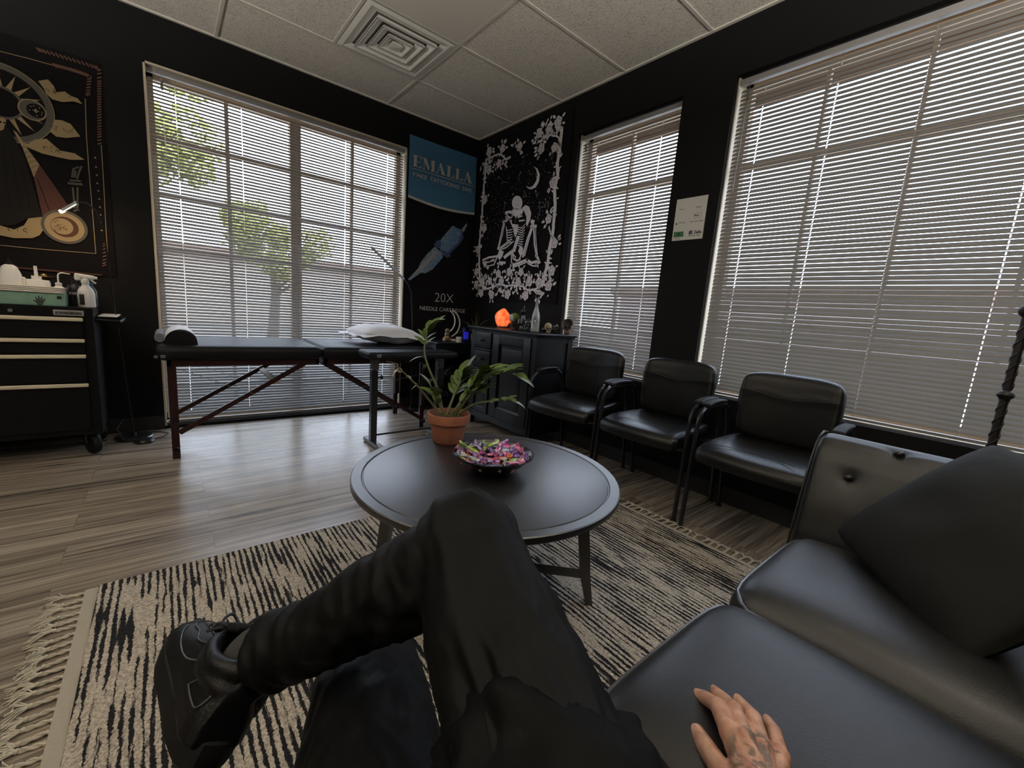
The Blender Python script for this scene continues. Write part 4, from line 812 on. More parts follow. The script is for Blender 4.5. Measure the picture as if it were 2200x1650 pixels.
b.v=[Vector((v.x,v.y,v.z-(.03*math.sin(pi*(v.x+.768)/.738)+.03*max(0,(v.x+.4)))*(2.548-v.z)/.5)) for v in b.v]
b.cur=1
n=26
for i in range(n):
    q=[]
    for ii,dz in ((i,0),(i+1,0),(i+1,-.022),(i,-.022)):
        x=-.768+.738*ii/n; z=2.03-(.03*math.sin(pi*(x+.768)/.738)+.03*max(0,(x+.4)))*(.518/.5)
        y=-(.016+.012*(.5+.5*math.sin(ii/n*7+1))+.0072*noise.noise(Vector((ii/n*3,0,1)))); q.append((x,y,z+dz))
    b.add(q,[(0,1,2,3)])
obj('flag_cloth',b,[mat('flag_blue',(.06,.20,.37),.8,bump=.2,bscale=30,bdist=.004),mat('flag_white',(.60,.60,.57),.8)],r)
M_ft=mat('flag_lettering',(.55,.54,.50),.8)
GL={'E':(.78,[[(.08,0),(.34,0),(.34,1),(.08,1)],[(0,.94),(.74,.94),(.74,1),(0,1)],[(0,0),(.74,0),(.74,.06),(0,.06)],[(.36,.47),(.60,.47),(.60,.53),(.36,.53)],[(.74,.70),(.74,.95),(.62,.95)],[(.74,.30),(.74,.05),(.62,.05)],[(.60,.36),(.60,.64),(.54,.5)]]),
'M':(1.16,[[(.04,1),(.34,1),(.62,.22),(.52,0)],[(.57,.10),(.62,.26),(.84,.95),(.80,1)],[(.80,0),(1.06,0),(1.06,1),(.80,1)],[(.72,0),(1.14,0),(1.14,.05),(.72,.05)],[(1.0,.95),(1.14,.95),(1.14,1),(1.0,1)],[(.12,0),(.17,0),(.17,.8),(.12,.9)],[(0,0),(.28,0),(.28,.05),(0,.05)],[(-.04,.95),(.14,.95),(.14,1),(-.04,1)]]),
'A':(.92,[[(.08,0),(.13,0),(.41,.82),(.38,.92)],[(.34,1),(.46,1),(.86,0),(.56,0),(.31,.80)],[(.20,.28),(.42,.28),(.40,.33),(.22,.33)],[(0,0),(.24,0),(.24,.05),(0,.05)],[(.48,0),(.92,0),(.92,.05),(.48,.05)]]),
'L':(.78,[[(.10,0),(.36,0),(.36,1),(.10,1)],[(0,.95),(.46,.95),(.46,1),(0,1)],[(0,0),(.74,0),(.74,.06),(0,.06)],[(.74,.04),(.74,.36),(.60,.05)]])}
b=B(); xx=-.738; k_=.655/(.78+1.16+.92+.78+.78+.92+.04*5)
for ch in 'EMALLA':
    w_,ps=GL[ch]
    for i_,p in enumerate(ps): b.add([(xx+u*k_,-.038-.0002*i_,2.284+v*.098) for u,v in p],[tuple(range(len(p)))])
    xx+=(w_+.04)*k_
obj('lettering',b,M_ft,r,smooth=False)
text('MAKE  TATTOOING  SAFE',.05,M_ft,'lettering',r,(-.730,-.038,2.200),(1,0,.0),(0,0,1),width=.645,offset=.0006)
b=B(); b.box(-.742,-.068,-.0395,-.0375,2.262,2.267); obj('rule_line',b,M_ft,r,smooth=False)
b=B()
for q in range(5): b.box(-.70+q*.115,-.66+q*.115+.0,-.0335,-.0330,2.286,2.384) if False else None
# sun tapestry on the left
M_c1=mat('weave_cream',(.30,.225,.125),.9,bump=.3,bscale=200); M_c2=mat('weave_grey',(.085,.082,.072),.9); M_c3=mat('weave_maroon',(.075,.030,.024),.9); M_c4=mat('weave_black',(.009,.008,.009),.9,spec=.12,bump=.3,bscale=60,bdist=.003); M_c5=mat('weave_robe',(.015,.014,.014),.9,spec=.12); M_c6=mat('weave_orange',(.26,.10,.04),.9)
b=B(); cloth(b,True,-3.95,-2.79,1.06,2.335,.004,.004,fr=6); P=art_plane(True,.0125)
b.cur=7
for p in ART['rope']:
    q=smooth_path(p,8); L=[Vector(v) for v in q]
    d=0
    for i in range(len(L)-1):
        s=(L[i+1]-L[i]).length; nseg=max(1,int(round(s/.017)))
        for k in range(nseg):
            c=L[i].lerp(L[i+1],(k+.5)/nseg); t=(L[i+1]-L[i]).normalized(); nn=Vector((-t.y,t.x)); a=c+nn*.009-t*.007; e=c-nn*.009+t*.007; stroke(b,P,[tuple(a),tuple(e)],.007,.0004)
b.cur=1
for p in ART['lines']: stroke(b,P,p,.0035,.0003)
for p in ART['dots']: disc(b,P,p,.005,6,.0003)
(cx_,cz_),R=ART['ring']; c=(cx_,cz_)
b.cur=2; ring(b,P,c,R*.84,R,.0005,n=48); b.cur=4; ring(b,P,c,R*.36,R*.84,.0004,n=48)
b.cur=1
for k in range(16):
    a=2*pi*k/16; poly(b,P,[(c[0]+R*.4*math.cos(a-.14),c[1]+R*.4*math.sin(a-.14)),(c[0]+R*.82*math.cos(a),c[1]+R*.82*math.sin(a)),(c[0]+R*.4*math.cos(a+.14),c[1]+R*.4*math.sin(a+.14))],.0008)
b.cur=2; ring(b,P,c,R*.36,R*.42,.0009,n=32); b.cur=4; disc(b,P,c,R*.36,24,.0006)
b.cur=1; ring(b,P,c,R*.985,R*1.0,.0009,n=48)
(ox,oz),R2=ART['orb2']; b.cur=2; disc(b,P,(ox,oz),R2,28,.0012); b.cur=1; ring(b,P,(ox,oz),R2*.9,R2,.0014); b.cur=4; disc(b,P,(ox+R2*.25,oz),R2*.66,24,.0015); b.cur=1
for k in range(7): disc(b,P,(ox+R2*.25+R2*.45*math.cos(k*2.4),oz+R2*.45*math.sin(k*2.4)),.003,6,.0018)
leaf2(b,P,(ox+R2*.0,oz),R2*.5,0,.0018,.3); leaf2(b,P,(ox+R2*.25,oz-R2*.25),R2*.5,pi/2,.0018,.3)
for i,p in enumerate(ART['clouds']):
    b.cur=1; poly(b,P,p,.0016); b.cur=4
    cxx=sum(q[0] for q in p)/len(p); czz=sum(q[1] for q in p)/len(p)
    for k in range(9):
        q=(cxx+rr.uniform(-.05,.05),czz+rr.uniform(-.012,.012)); ring(b,P,q,.008,.0098,.0019,rr.uniform(0,3),rr.uniform(3.5,5),8)
b.cur=6; poly(b,P,ART['beam'],.0010)
p=ART['beam']; b.cur=1; poly(b,P,[p[0],p[1],p[2],p[8],p[9],p[10]],.0012); b.cur=3
for k in range(14):
    t=k/14; a=Vector(p[1]).lerp(Vector(p[4]),t); e=Vector(p[9]).lerp(Vector(p[6]),t); m_=a.lerp(e,.5)+Vector((0,.008)); stroke(b,P,[tuple(a),tuple(m_),tuple(e)],.0022,.0016)
b.cur=5; poly(b,P,ART['robe'],.0014)
b.cur=4
for k in range(5): x=-3.22+.03*k; stroke(b,P,[(x,1.75-.04*k),(x+.01*k,1.4)],.003,.0017)
b.cur=1; poly(b,P,ART['skullL'],.0018); b.cur=4; q=ART['skullL'][0]; disc(b,P,(q[0]+.02,q[1]-.012),.006,8,.0021); disc(b,P,(q[0]+.036,q[1]-.012),.005,8,.0021)
b.cur=2
for w_,p in ART['torch']: stroke(b,P,p,w_*.7,.0016)
(ox,oz),R3=ART['orb']; b.cur=2; disc(b,P,(ox,oz),R3*1.1,32,.0020); b.cur=1; disc(b,P,(ox,oz),R3*.94,32,.0023); b.cur=3; disc(b,P,(ox,oz),R3*.66,28,.0026); b.cur=1; disc(b,P,(ox-R3*.12,oz+R3*.02),R3*.52,24,.0029); b.cur=3
for k in range(12): q=(ox-R3*.12+rr.uniform(-.3,.3)*R3,oz+rr.uniform(-.3,.3)*R3); ring(b,P,q,.006,.0085,.0033,rr.uniform(0,3),rr.uniform(3.5,5),8)
b.cur=3; stroke(b,P,[(-3.95,1.085),(-3.4,1.068),(-2.86,1.066)],.010,.0005)
for k in range(90): b.cur=2; disc(b,P,(rr.uniform(-3.3,-2.88),rr.uniform(1.17,2.25)),.0015,5,.0002)
tag(obj('sun_tapestry',b,[M_c4,M_c1,M_c2,M_c3,M_c4,M_c5,M_c3,mat('weave_rope',(.14,.07,.05),.9)],smooth=False),'dark woven tapestry with hooded figure, sun wheel, clouds and rope border','tapestry')
# payment sign
r=thing('payment_sign','white payment sign with green cash note and Zelle logo, on the wall between windows','sign',(0,-2.41,1.69))
S_=ART['sign']; b=B(); b.box(-.006,0,-2.508,-2.308,1.56,1.812); obj('board',b,mat('sign_white',(.70,.69,.66),.5),r,smooth=False)
P=art_plane(False,.0064); inkm=mat('sign_ink',(.03,.03,.03),.6)
def sq(k): p=S_[k]; return p
def stx(s,k,size,w,m_=inkm,off=0): 
    p=S_[k][0]; text(s,size,m_,'lettering',r,(-.0066,-p[0],p[1]),(0,-1,0),(0,0,1),width=w,extrude=.0002,offset=off)
stx('venmo','venmo',.012,.035); stx('PayPal','paypal',.012,.032); stx('Cash App','cash',.011,.042); stx('Pay','pay',.017,.026,off=.0003); stx('Zelle','zelle',.024,.048,off=.0008); stx('Cash','cashl',.012,.034)
b=B(); bx_=S_['box']
for k_ in ('num1','num2'):
    (ua,za),(ub,zb_)=S_[k_]
    for i_ in range(12):
        if i_ in (3,7): continue
        uu=ua+(ub-ua)*i_/12; poly(b,P,[(uu,za-.001),(uu+(ub-ua)/12*.62,za-.001),(uu+(ub-ua)/12*.62,za+.0045),(uu,za+.0045)])

for i in range(4): stroke(b,P,[bx_[i],bx_[(i+1)%4]],.0012)
disc(b,P,(bx_[0][0]+.009,bx_[0][1]-.015),.004,10); 
b.box(-.0066,-.006,-2.330,-2.321,1.657,1.668); obj('logo_marks',b,inkm,r,smooth=False)
b=B(); poly(b,P,S_['zbox']); obj('zelle_badge',b,mat('sign_navy',(.02,.015,.10),.5),r,smooth=False,label='navy Z badge')
p=S_['zbox'][3]; text('Z',.017,mat('sign_paper',(.55,.54,.52),.5),'lettering',r,(-.0070,-(p[0]+.0055),p[1]+.005),(0,-1,0),(0,0,1),extrude=.0002)
b=B(); poly(b,P,S_['bill']); obj('cash_note',b,mat('sign_green',(.045,.19,.055),.5),r,smooth=False,label='green bank note')
p=S_['bill']; b=B(); disc(b,P,((p[0][0]+p[2][0])/2,(p[0][1]+p[2][1])/2),.009,14,.0004); 
for q in p: disc(b,P,(q[0]*.9+.1*(p[0][0]+p[2][0])/2,q[1]*.8+.2*(p[0][1]+p[2][1])/2),.003,8,.0004)
obj('note_seal',b,mat('sign_dkgreen',(.012,.07,.015),.5),r,smooth=False)

# ---------------- ceiling air diffuser ----------------
r=thing('air_diffuser','square white louvred air vent set in the ceiling grid','air vent',(-1.283,-.87,H))
cx_,cy_=-1.283,-.87; M_dif=mat('vent_white',(.78,.76,.70),.35); M_difd=mat('vent_dark',(.05,.048,.045),.6)
b=B()
def sqring(b,r0,z0,r1,z1):
    vs=[]
    for rr_,z in ((r0,z0),(r1,z1)):
        for sx_,sy_ in ((-1,-1),(1,-1),(1,1),(-1,1)): vs.append((cx_+sx_*rr_,cy_+sy_*rr_,z))
    b.add(vs,[(i,(i+1)%4,4+(i+1)%4,4+i) for i in range(4)])
sqring(b,.293,H-.007,.262,H-.012); sqring(b,.262,H-.012,.250,H-.004); obj('rim',b,M_dif,r,smooth=False)
b=B(); sqring(b,.262,H-.0125,.215,H-.001); obj('throat',b,M_dif,r,smooth=False)
for r0 in (.205,.145,.088):
    b=B(); sqring(b,r0,H-.022,r0-.014,H-.022); sqring(b,r0,H-.022,r0-.004,H-.026+.004); sqring(b,r0-.014,H-.022,r0-.052,H-.0012); sqring(b,r0,H-.022,r0-.008,H-.001); obj('louvre',b,M_dif,r,smooth=False)
b=B(); sqring(b,.036,H-.022,.0,H-.026); sqring(b,.036,H-.022,.030,H-.001); obj('louvre',b,M_dif,r,smooth=False)
for a0,a1 in ((.215,.20),(.153,.138),(.093,.083)):
    b=B(); sqring(b,a0+.004,H-.0011,a1-.012,H-.0011); obj('air_slot',b,M_difd,r,smooth=False)
b=B(); b.box(-2.186,-.990,-1.773,-1.187,H-.004,H); tag(obj('light_panel',b,mat('diffuser_panel',(.66,.63,.56),.35),smooth=False),'unlit flat ceiling light panel beside the air vent','ceiling light')

# ---------------- floor lamps ----------------
def lamp(label,base,pole,strip,lit):
    r=thing('floor_lamp',label,'floor lamp',base)
    b=B(); b.lathe([(0,0),(.10,0),(.10,.012),(.094,.017),(.012,.02),(.012,.04),(0,.04)],base,28); obj('base',b,M_metalblk,r)
    b=B(); b.tube(pole,[.0045]*(len(pole)-4)+[.004]*4,8); obj('pole',b,M_metalblk,r)
    a,c=Vector(strip[0]),Vector(strip[1]); b=B(); b.tube([a,c],.012,6,flat=(1,.5),up=(0,0,1)); o=obj('lamp_head',b,mat('silver_head',(.45,.45,.45),.35,metal=.4),r)
    b=B(); d=Vector((0,0,-.0068)); b.tube([a.lerp(c,.04)+d,a.lerp(c,.96)+d],.004,6,flat=(.4,1.4)); obj('light_strip',b,mat('strip_lit',(1,.8,.5),.5,emit=(1,.72,.42),est=40) if lit else mat('strip_off',(.6,.6,.58),.4),o)
    return r
lamp('slim black gooseneck floor lamp with a lit strip head, right of the tool chest',(-2.755,-.17,0),[(-2.755,-.17,.02),(-2.78,-.17,.5),(-2.80,-.2,.9),(-2.81,-.25,1.20),(-2.815,-.28,1.33),(-2.84,-.31,1.43),(-2.875,-.33,1.462),(-2.91,-.34,1.455)],[(-2.91,-.34,1.452),(-2.985,-.30,1.392)],True)
lamp('slim gooseneck floor lamp with an unlit strip head behind the bed pillow',(-.70,-.10,0),[(-.70,-.10,.02),(-.72,-.13,.5),(-.765,-.2,.9),(-.79,-.22,1.06),(-.805,-.24,1.14),(-.84,-.25,1.205),(-.865,-.25,1.235),(-.884,-.25,1.251)],[(-.884,-.25,1.251),(-1.189,-.25,1.485)],False)
ll=bpy.data.lights.new('lamp_glow','AREA'); ll.shape='RECTANGLE'; ll.size=.10; ll.size_y=.02; ll.energy=.9; ll.color=(1,.70,.40)
lo=bpy.data.objects.new('lamp_glow',ll); COL.objects.link(lo); lo.location=(-2.95,-.31,1.40); lo.rotation_euler=(math.radians(35),0,0)
r=thing('foot_pedal','small black foot pedal with a looping cord beside the lamp base','foot pedal',(-2.70,-.30,0))
b=B(); b.lathe([(0,.002),(.052,.002),(.055,.010),(.045,.022),(.02,.026),(0,.026)],(-2.70,-.30,0),20); obj('pedal',b,M_metalblk,r)
b=B(); b.tube(smooth_path([(-2.66,-.26,.006),(-2.60,-.20,.005),(-2.58,-.12,.005),(-2.64,-.10,.006),(-2.72,-.2,.02),(-2.80,-.25,.12)],5) if False else [(-2.66,-.27,.006),(-2.60,-.22,.005),(-2.575,-.14,.005),(-2.62,-.09,.005),(-2.70,-.055,.005)],.003,6); b.tube([(-2.745,-.32,.012),(-2.80,-.30,.03),(-2.83,-.27,.10),(-2.80,-.2,.14)],.003,6); obj('cord',b,M_rubber,r)
# dark twisted pole near the sofa arm
r=thing('twisted_pole','dark twisted metal pole with a finial, in front of the big blind','pole stand',(-.20,-3.85,0))
b=B(); b.tube([(-.20,-3.85,0),(-.20,-3.85,1.15)],.0125,10)
for s in (0,pi): b.tube([(-.20+.0125*math.cos(s+k*.8),-3.85+.0125*math.sin(s+k*.8),.03+k*.012) for k in range(92)],.0035,5)
b.sph((-.20,-3.85,.868),.024,12,(1,1,.8)); b.sph((-.20,-3.85,1.17),.026,12); obj('shaft',b,mat('dark_iron',(.012,.008,.007),.5),r)
b=B(); b.lathe([(0,0),(.13,0),(.13,.012),(.03,.03),(0,.03)],(-.20,-3.85,0),24); obj('base',b,mat('dark_iron',(.012,.008,.007),.5),r)
# ---------------- potted plant ----------------
PC=Vector((-1.660,-2.404,TH))
r=thing('potted_plant','leafy green plant in a terracotta pot on the round coffee table','potted plant',PC)
b=B(); b.lathe([(0,.004),(.058,0),(.062,.004),(.076,.082),(.083,.084),(.087,.087),(.090,.119),(.088,.123),(.082,.123),(.078,.106),(.076,.098),(0,.098)],PC,48); obj('pot',b,M_terra,r,auto=40)
b=B(); 
def soil(i,j):
    a=2*pi*i; q=.079*j; return PC+Vector((q*math.cos(a),q*math.sin(a),.102+.006*noise.noise(Vector((q*60*math.cos(a),q*60*math.sin(a),0)))))
b.grid(24,6,soil); obj('soil',b,M_soil,r)
def leaf3(b,base,dirv,L,w,up=Vector((0,0,1)),curl=.15,fold=.25):
    d=Vector(dirv).normalized(); s=d.cross(up); 
    if s.length<.05: s=d.cross(Vector((1,0,0)))
    s.normalize(); n=s.cross(d); base=Vector(base); vs=[];m=7
    for i in range(m+1):
        t=i/m; ww=w*math.sin(pi*min(1,t**.75*.97+.015))**.8*.5 if 0<t<1 else .0008
        c=base+d*L*t-n*(curl*L*t*t)+n*(.04*L*math.sin(pi*t))
        vs+=[c-s*ww+n*ww*fold,c,c+s*ww+n*ww*fold]
    fs=[]
    for i in range(m):
        for j in range(2): a=i*3+j; fs.append((a,a+1,a+4,a+3))
    b.add(vs,fs)
stems={
'A':[(-1.679,-2.39,.589),(-1.69,-2.36,.683),(-1.712,-2.326,.756),(-1.727,-2.296,.831),(-1.709,-2.271,.896),(-1.693,-2.276,.936),(-1.672,-2.287,.963)],
'B':[(-1.694,-2.376,.597),(-1.759,-2.341,.687),(-1.818,-2.318,.749),(-1.849,-2.311,.781)],
'C':[(-1.649,-2.414,.592),(-1.609,-2.41,.644),(-1.563,-2.422,.703),(-1.536,-2.448,.747),(-1.524,-2.478,.775)],
'G':[(-1.64,-2.421,.593),(-1.611,-2.479,.682),(-1.568,-2.525,.755),(-1.509,-2.567,.788),(-1.474,-2.599,.777)],
'D':[(-1.63,-2.43,.594),(-1.604,-2.505,.652),(-1.57,-2.568,.674),(-1.539,-2.617,.69),(-1.518,-2.635,.685)],
'E':[(-1.667,-2.399,.59),(-1.61,-2.354,.656),(-1.573,-2.345,.714),(-1.555,-2.351,.756)],
'I':[(-1.65,-2.41,.59),(-1.60,-2.43,.67),(-1.555,-2.45,.735),(-1.52,-2.47,.765)],
'F':[(-1.675,-2.393,.585),(-1.70,-2.381,.64),(-1.728,-2.382,.685)],
'H':[(-1.655,-2.41,.59),(-1.60,-2.44,.66),(-1.56,-2.49,.70)]}
rr=random.Random(11)
for k,p in stems.items():
    q=smooth_path(p,5); n=len(q); q=[(p[0][0],p[0][1],.585)]+q if q[0][2]>.585 else q; n=len(q)
    b=B(); b.tube(q,[.0058-.0042*i/(n-1) for i in range(n)],8); obj('stem',b,M_stem,r)
    # leaves in pairs
    L=[Vector(v) for v in q]; b=B(); dry=(k=='B')
    t0={'A':.60,'I':.4,'B':.45,'C':.42,'G':.30,'D':.5,'E':.4,'F':.45,'H':.4}[k]; cnt={'A':8,'I':8,'B':6,'C':8,'G':8,'D':4,'E':7,'F':3,'H':5}[k]; size={'A':.070,'I':.10,'B':.055,'C':.115,'G':.105,'D':.070,'E':.105,'F':.095,'H':.095}[k]
    for i in range(cnt):
        t=t0+(1-t0)*i/max(1,cnt-1); f=t*(n-1); a=L[min(int(f),n-2)].lerp(L[min(int(f)+1,n-1)],f-int(f) if int(f)<n-1 else 1); tg=(L[min(int(f)+1,n-1)]-L[max(int(f)-1,0)]).normalized()
        side=tg.cross(Vector((0,0,1))); side=side.normalized() if side.length>.1 else Vector((.77,-.63,0))
        for s in (-1,1):
            if i==cnt-1 and s==1: dv=tg
            else: dv=tg*.75+side*s*rr.uniform(.7,1.1)+Vector((0,0,rr.uniform(-.15,.45)))
            sz=size*rr.uniform(.8,1.15)*(1-.25*abs(2*(i/(cnt))-.9))
            if dry: leaf3(b,a,dv+Vector((rr.uniform(-.6,.2),0,rr.uniform(-.6,.6))),sz,sz*.13,curl=.4,fold=.5)
            else: leaf3(b,a+side*s*.003,dv,sz,sz*.42,up=Vector((-.3*rr.random(),-.3*rr.random(),1)),curl=rr.uniform(.05,.25))
    if k=='A':
        for t,s in ((.30,-1),(.42,-1),(.50,1)):
            a=L[int(t*(n-1))]; leaf3(b,a,Vector((-.5*-s*-1,.3,-.05))+Vector((-.4,.1,.0)),.065,.024,curl=.3)
    obj('foliage',b,M_dry if dry else M_leaf,r,label='pale dried leaves on a leaning stem' if dry else None)

# ---------------- candy bowl ----------------
BC=Vector((-1.682,-2.750,TH))
b=B(); b.lathe([(0,.002),(.045,0),(.058,.001),(.098,.022),(.128,.046),(.1405,.058),(.1435,.0605),(.1435,.0635),(.1400,.0635),(.1375,.060),(.126,.049),(.096,.026),(.055,.006),(0,.005)],BC,64)
tag(obj('candy_bowl',b,mat('bowl_black',(.014,.013,.014),.25,spec=.6),auto=50),'shallow black bowl heaped with wrapped candy on the coffee table','bowl')
def foil(name,c1,c2):
    m=mat(name,c1,.22,metal=.25,spec=.8,bump=.5,bscale=120,bdist=.003,coat=.4); nt=m.node_tree; bs=nt.nodes['Principled BSDF']
    t=N(nt,'ShaderNodeTexCoord'); n=N(nt,'ShaderNodeTexNoise',_Scale=70.,_Detail=1.); nt.links.new(t.outputs['Object'],n.inputs['Vector'])
    r_=N(nt,'ShaderNodeValToRGB'); r_.color_ramp.elements[0].position=.46; r_.color_ramp.elements[1].position=.56; r_.color_ramp.elements[0].color=(*c1,1); r_.color_ramp.elements[1].color=(*c2,1)
    nt.links.new(n.outputs[0],r_.inputs[0]); nt.links.new(r_.outputs[0],bs.inputs['Base Color']); return m
kinds=[('magenta and pink foil-wrapped candy in the heap',foil('foil_pink',(.55,.05,.22),(.62,.25,.42)),'pink candies in the bowl'),
('purple foil-wrapped candy in the heap',foil('foil_purple',(.13,.04,.30),(.42,.28,.55)),'purple candies in the bowl'),
('lime green foil-wrapped candy in the heap',foil('foil_green',(.30,.48,.04),(.55,.62,.25)),'lime candies in the bowl'),
('clear and pale silver wrapped candy in the heap',foil('foil_clear',(.38,.45,.45),(.62,.68,.68)),'clear wrapped candies in the bowl'),
('red and orange foil-wrapped candy in the heap',foil('foil_red',(.62,.06,.04),(.70,.20,.08)),'red candies in the bowl'),
('dark blue wrapped candy in the heap',foil('foil_navy',(.02,.025,.09),(.12,.14,.28)),'dark blue candies in the bowl')]
protos=[]
def candy_mesh(seed):
    rr=random.Random(seed); b=B(); L=.0255
    def fn(i,j):
        a=2*pi*i; t=j*2-1; x=t*L*2.05; at=abs(t)
        if at<.5: ry=.0085*(1-(at/.5)**3*.75); rz=.0062*(1-(at/.5)**3*.75)
        else: q=(at-.5)/.5; ry=.0022+.0075*q; rz=.0018+.0012*q
        k=1+.18*math.sin(a*5+seed+t*4)*(1 if at>.5 else .4); ca,sa=math.cos(a),math.sin(a)
        tw=(t*1.2)*(at>.45); y,z=ry*ca*k,rz*sa*k+(.0025*math.sin(ca*7+seed)*(at-.5)*2 if at>.5 else 0)
        return Vector((x,y*math.cos(tw)-z*math.sin(tw),y*math.sin(tw)+z*math.cos(tw)))
    b.grid(14,16,fn,closeu=True); b.add([fn(k/14,0) for k in range(14)],[tuple(range(14))]); b.add([fn(k/14,1) for k in range(14)],[tuple(range(14))]); return b
rr=random.Random(21); spots=[]
for ringr,cnt,zz in ((.102,15,.055),(.078,12,.064),(.050,8,.074),(.020,4,.081),(.088,10,.046),(.055,7,.054)):
    for k in range(cnt):
        a=2*pi*k/cnt+rr.uniform(-.15,.15); q=ringr+rr.uniform(-.010,.008); spots.append((q*math.cos(a),q*math.sin(a),zz+rr.uniform(-.005,.004)))
pk=[]
for k,(lab,m_,g) in enumerate(kinds):
    for s in range(2): 
        o=obj('wrapped_candy',candy_mesh(k*2+s+1),m_,None,local=True); tag(o,lab,'candy',g); pk.append(o)
used=set(); order=[0,1,3,5,2,1,0,4,3,1,5,0,2,3,1,0]
for i,(x,y,z) in enumerate(spots):
    k=order[i%len(order)]; s=pk[k*2+(i//3)%2]
    o=s if s.name not in used else s.copy()
    if o is s: used.add(s.name)
    else: COL.objects.link(o)
    o.location=BC+Vector((x,y,z)); o.rotation_euler=(rr.uniform(-.5,.5),rr.uniform(-.22,.22),(math.atan2(y,x)+pi/2+rr.uniform(-.35,.35)) if math.hypot(x,y)>.075 else rr.uniform(0,6.28)); f=rr.uniform(.95,1.2); o.scale=(f,f*1.1,f*1.1)

# ---------------- ornaments on the cabinet ----------------
CT=.891
def gem(name,c,r_,h,m_,label,cat,seed=1,amp=.18,sub=3,parent=None):
    b=B(); rr=random.Random(seed)
    bm=bmesh.new(); bmesh.ops.create_icosphere(bm,subdivisions=sub,radius=1)
    for v in bm.verts:
        d=v.co.normalized(); k=1+amp*noise.noise(d*1.3+Vector((seed,0,0)))+amp*.15*noise.noise(d*5+Vector((seed,3,0)))
        z=d.z*k; v.co=Vector((d.x*k*r_*(1-.18*max(0,z)),d.y*k*r_*(1-.18*max(0,z)),(max(z,-.8)+.8)/1.8*h))
    bm.verts.ensure_lookup_table(); b.add([v.co+Vector(c) for v in bm.verts],[tuple(v.index for v in f.verts) for f in bm.faces]); bm.free(); return b
r=thing('salt_lamp','glowing orange rock salt lamp on the cabinet','lamp',(-.25,-.915,CT))
b=B(); b.lathe([(0,0),(.045,0),(.048,.006),(.045,.018),(0,.018)],(-.25,-.915,CT),24); obj('base',b,mat('lamp_wood',(.10,.035,.015),.5),r)
def salt_mat():
    m=bpy.data.materials.new('glowing_salt'); m.use_nodes=True; nt=m.node_tree; bs=nt.nodes['Principled BSDF']
    t=N(nt,'ShaderNodeTexCoord'); n=N(nt,'ShaderNodeTexNoise',_Scale=28.,_Detail=3.); nt.links.new(t.outputs['Object'],n.inputs['Vector'])
    r_=N(nt,'ShaderNodeValToRGB'); r_.color_ramp.elements[0].position=.38; r_.color_ramp.elements[1].position=.62; r_.color_ramp.elements[0].color=(.80,.07,.015,1); r_.color_ramp.elements[1].color=(1,.21,.06,1)
    nt.links.new(n.outputs[0],r_.inputs[0]); nt.links.new(r_.outputs[0],bs.inputs['Base Color']); nt.links.new(r_.outputs[0],bs.inputs['Emission Color']); bs.inputs['Emission Strength'].default_value=.95; bs.inputs['Base Color'].default_value=(.8,.1,.03,1); bs.inputs['Roughness'].default_value=.5
    return m
obj('salt_rock',gem('s',(-.25,-.915,CT+.014),.070,.155,None,'','',3,.12,4),salt_mat(),r)
def skull(name,c,s,rz,m_,m2,label,jaw=True):
    """skull of height s facing -x before turning"""
    c=Vector(c); r=thing(name,label,'skull',c); R=Matrix.Rotation(rz,3,'Z')
    def T(v): return c+R@Vector(v)
    b=B(); b.sph(T((.04*s,0,.62*s)),.40*s,20,(1.05,.84,.9),R); b.sph(T((-.22*s,0,.36*s)),.22*s,14,(.8,1.05,1.0),R); 
    b.rbox(0,0,0,.30*s,.34*s,.24*s,.07*s,M=R); 
    for i in range(len(b.v)-1,-1,-1):
        pass
    nv=len(b.v)
    b2=B(); b2.rbox(0,0,0,.32*s,.36*s,.26*s,.08*s,M=R); off=T((-.20*s,0,.17*s)); b2.v=[v+off for v in b2.v]
    k=B(); k.sph(T((.04*s,0,.62*s)),.40*s,20,(1.05,.84,.9),R); k.sph(T((-.20*s,0,.40*s)),.24*s,14,(.8,1.05,1.0),R); k.add(b2.v,b2.f)
    for sy in (-1,1): k.sph(T((-.14*s,sy*.28*s,.40*s)),.09*s,10,(1.5,.6,.7),R)
    if jaw: 
        j=B(); j.rbox(0,0,0,.30*s,.34*s,.13*s,.05*s,M=R); o_=T((-.18*s,0,.065*s)); k.add([v+o_ for v in j.v],j.f)
    k=remesh(k,s*.022,3); obj('cranium',k,m_,r)
    e=B()
    for sy in (-1,1): e.sph(T((-.375*s,sy*.14*s,.46*s)),.095*s,12,(.5,1,.9),R)
    e.prism([(-.05,0),(.05,0),(0,.12)],.06*s,lambda u,v,d:T((-.44*s+d,u*s,.27*s+v*s)))
    obj('eye_socket',e,m2,r)
    t=B()
    for i in range(6):
        yy=(i-2.5)*.048*s; t.rbox(*T((-.365*s+abs(i-2.5)*.012*s,yy,.155*s)),.04*s,.038*s,.075*s,.01*s,M=R,nr=2,nf=1)
        if jaw: t.rbox(*T((-.345*s+abs(i-2.5)*.012*s,yy,.085*s)),.04*s,.036*s,.055*s,.01*s,M=R,nr=2,nf=1)
    obj('teeth',t,m_,r); return r
M_bone=mat('bone_tan',(.30,.22,.13),.6,var=.3,vscale=40,bump=.3,bscale=120); M_socket=mat('socket_dark',(.015,.010,.008),.8); M_bskull=mat('skull_black_gloss',(.02,.02,.022),.18,spec=.8,bump=.6,bscale=55,bdist=.006); M_brown=mat('skull_brown',(.19,.115,.07),.55,var=.35,vscale=30,bump=.5,bscale=60,bdist=.004)
skull('skull_figurine',(-.235,-1.245,CT),.105,.9,M_bskull,M_socket,'dark ornate skull ornament left of the glass bottle')
skull('skull_figurine',(-.26,-1.505,CT),.085,1.0,M_bone,M_socket,'small tan skull ornament right of the glass bottle')
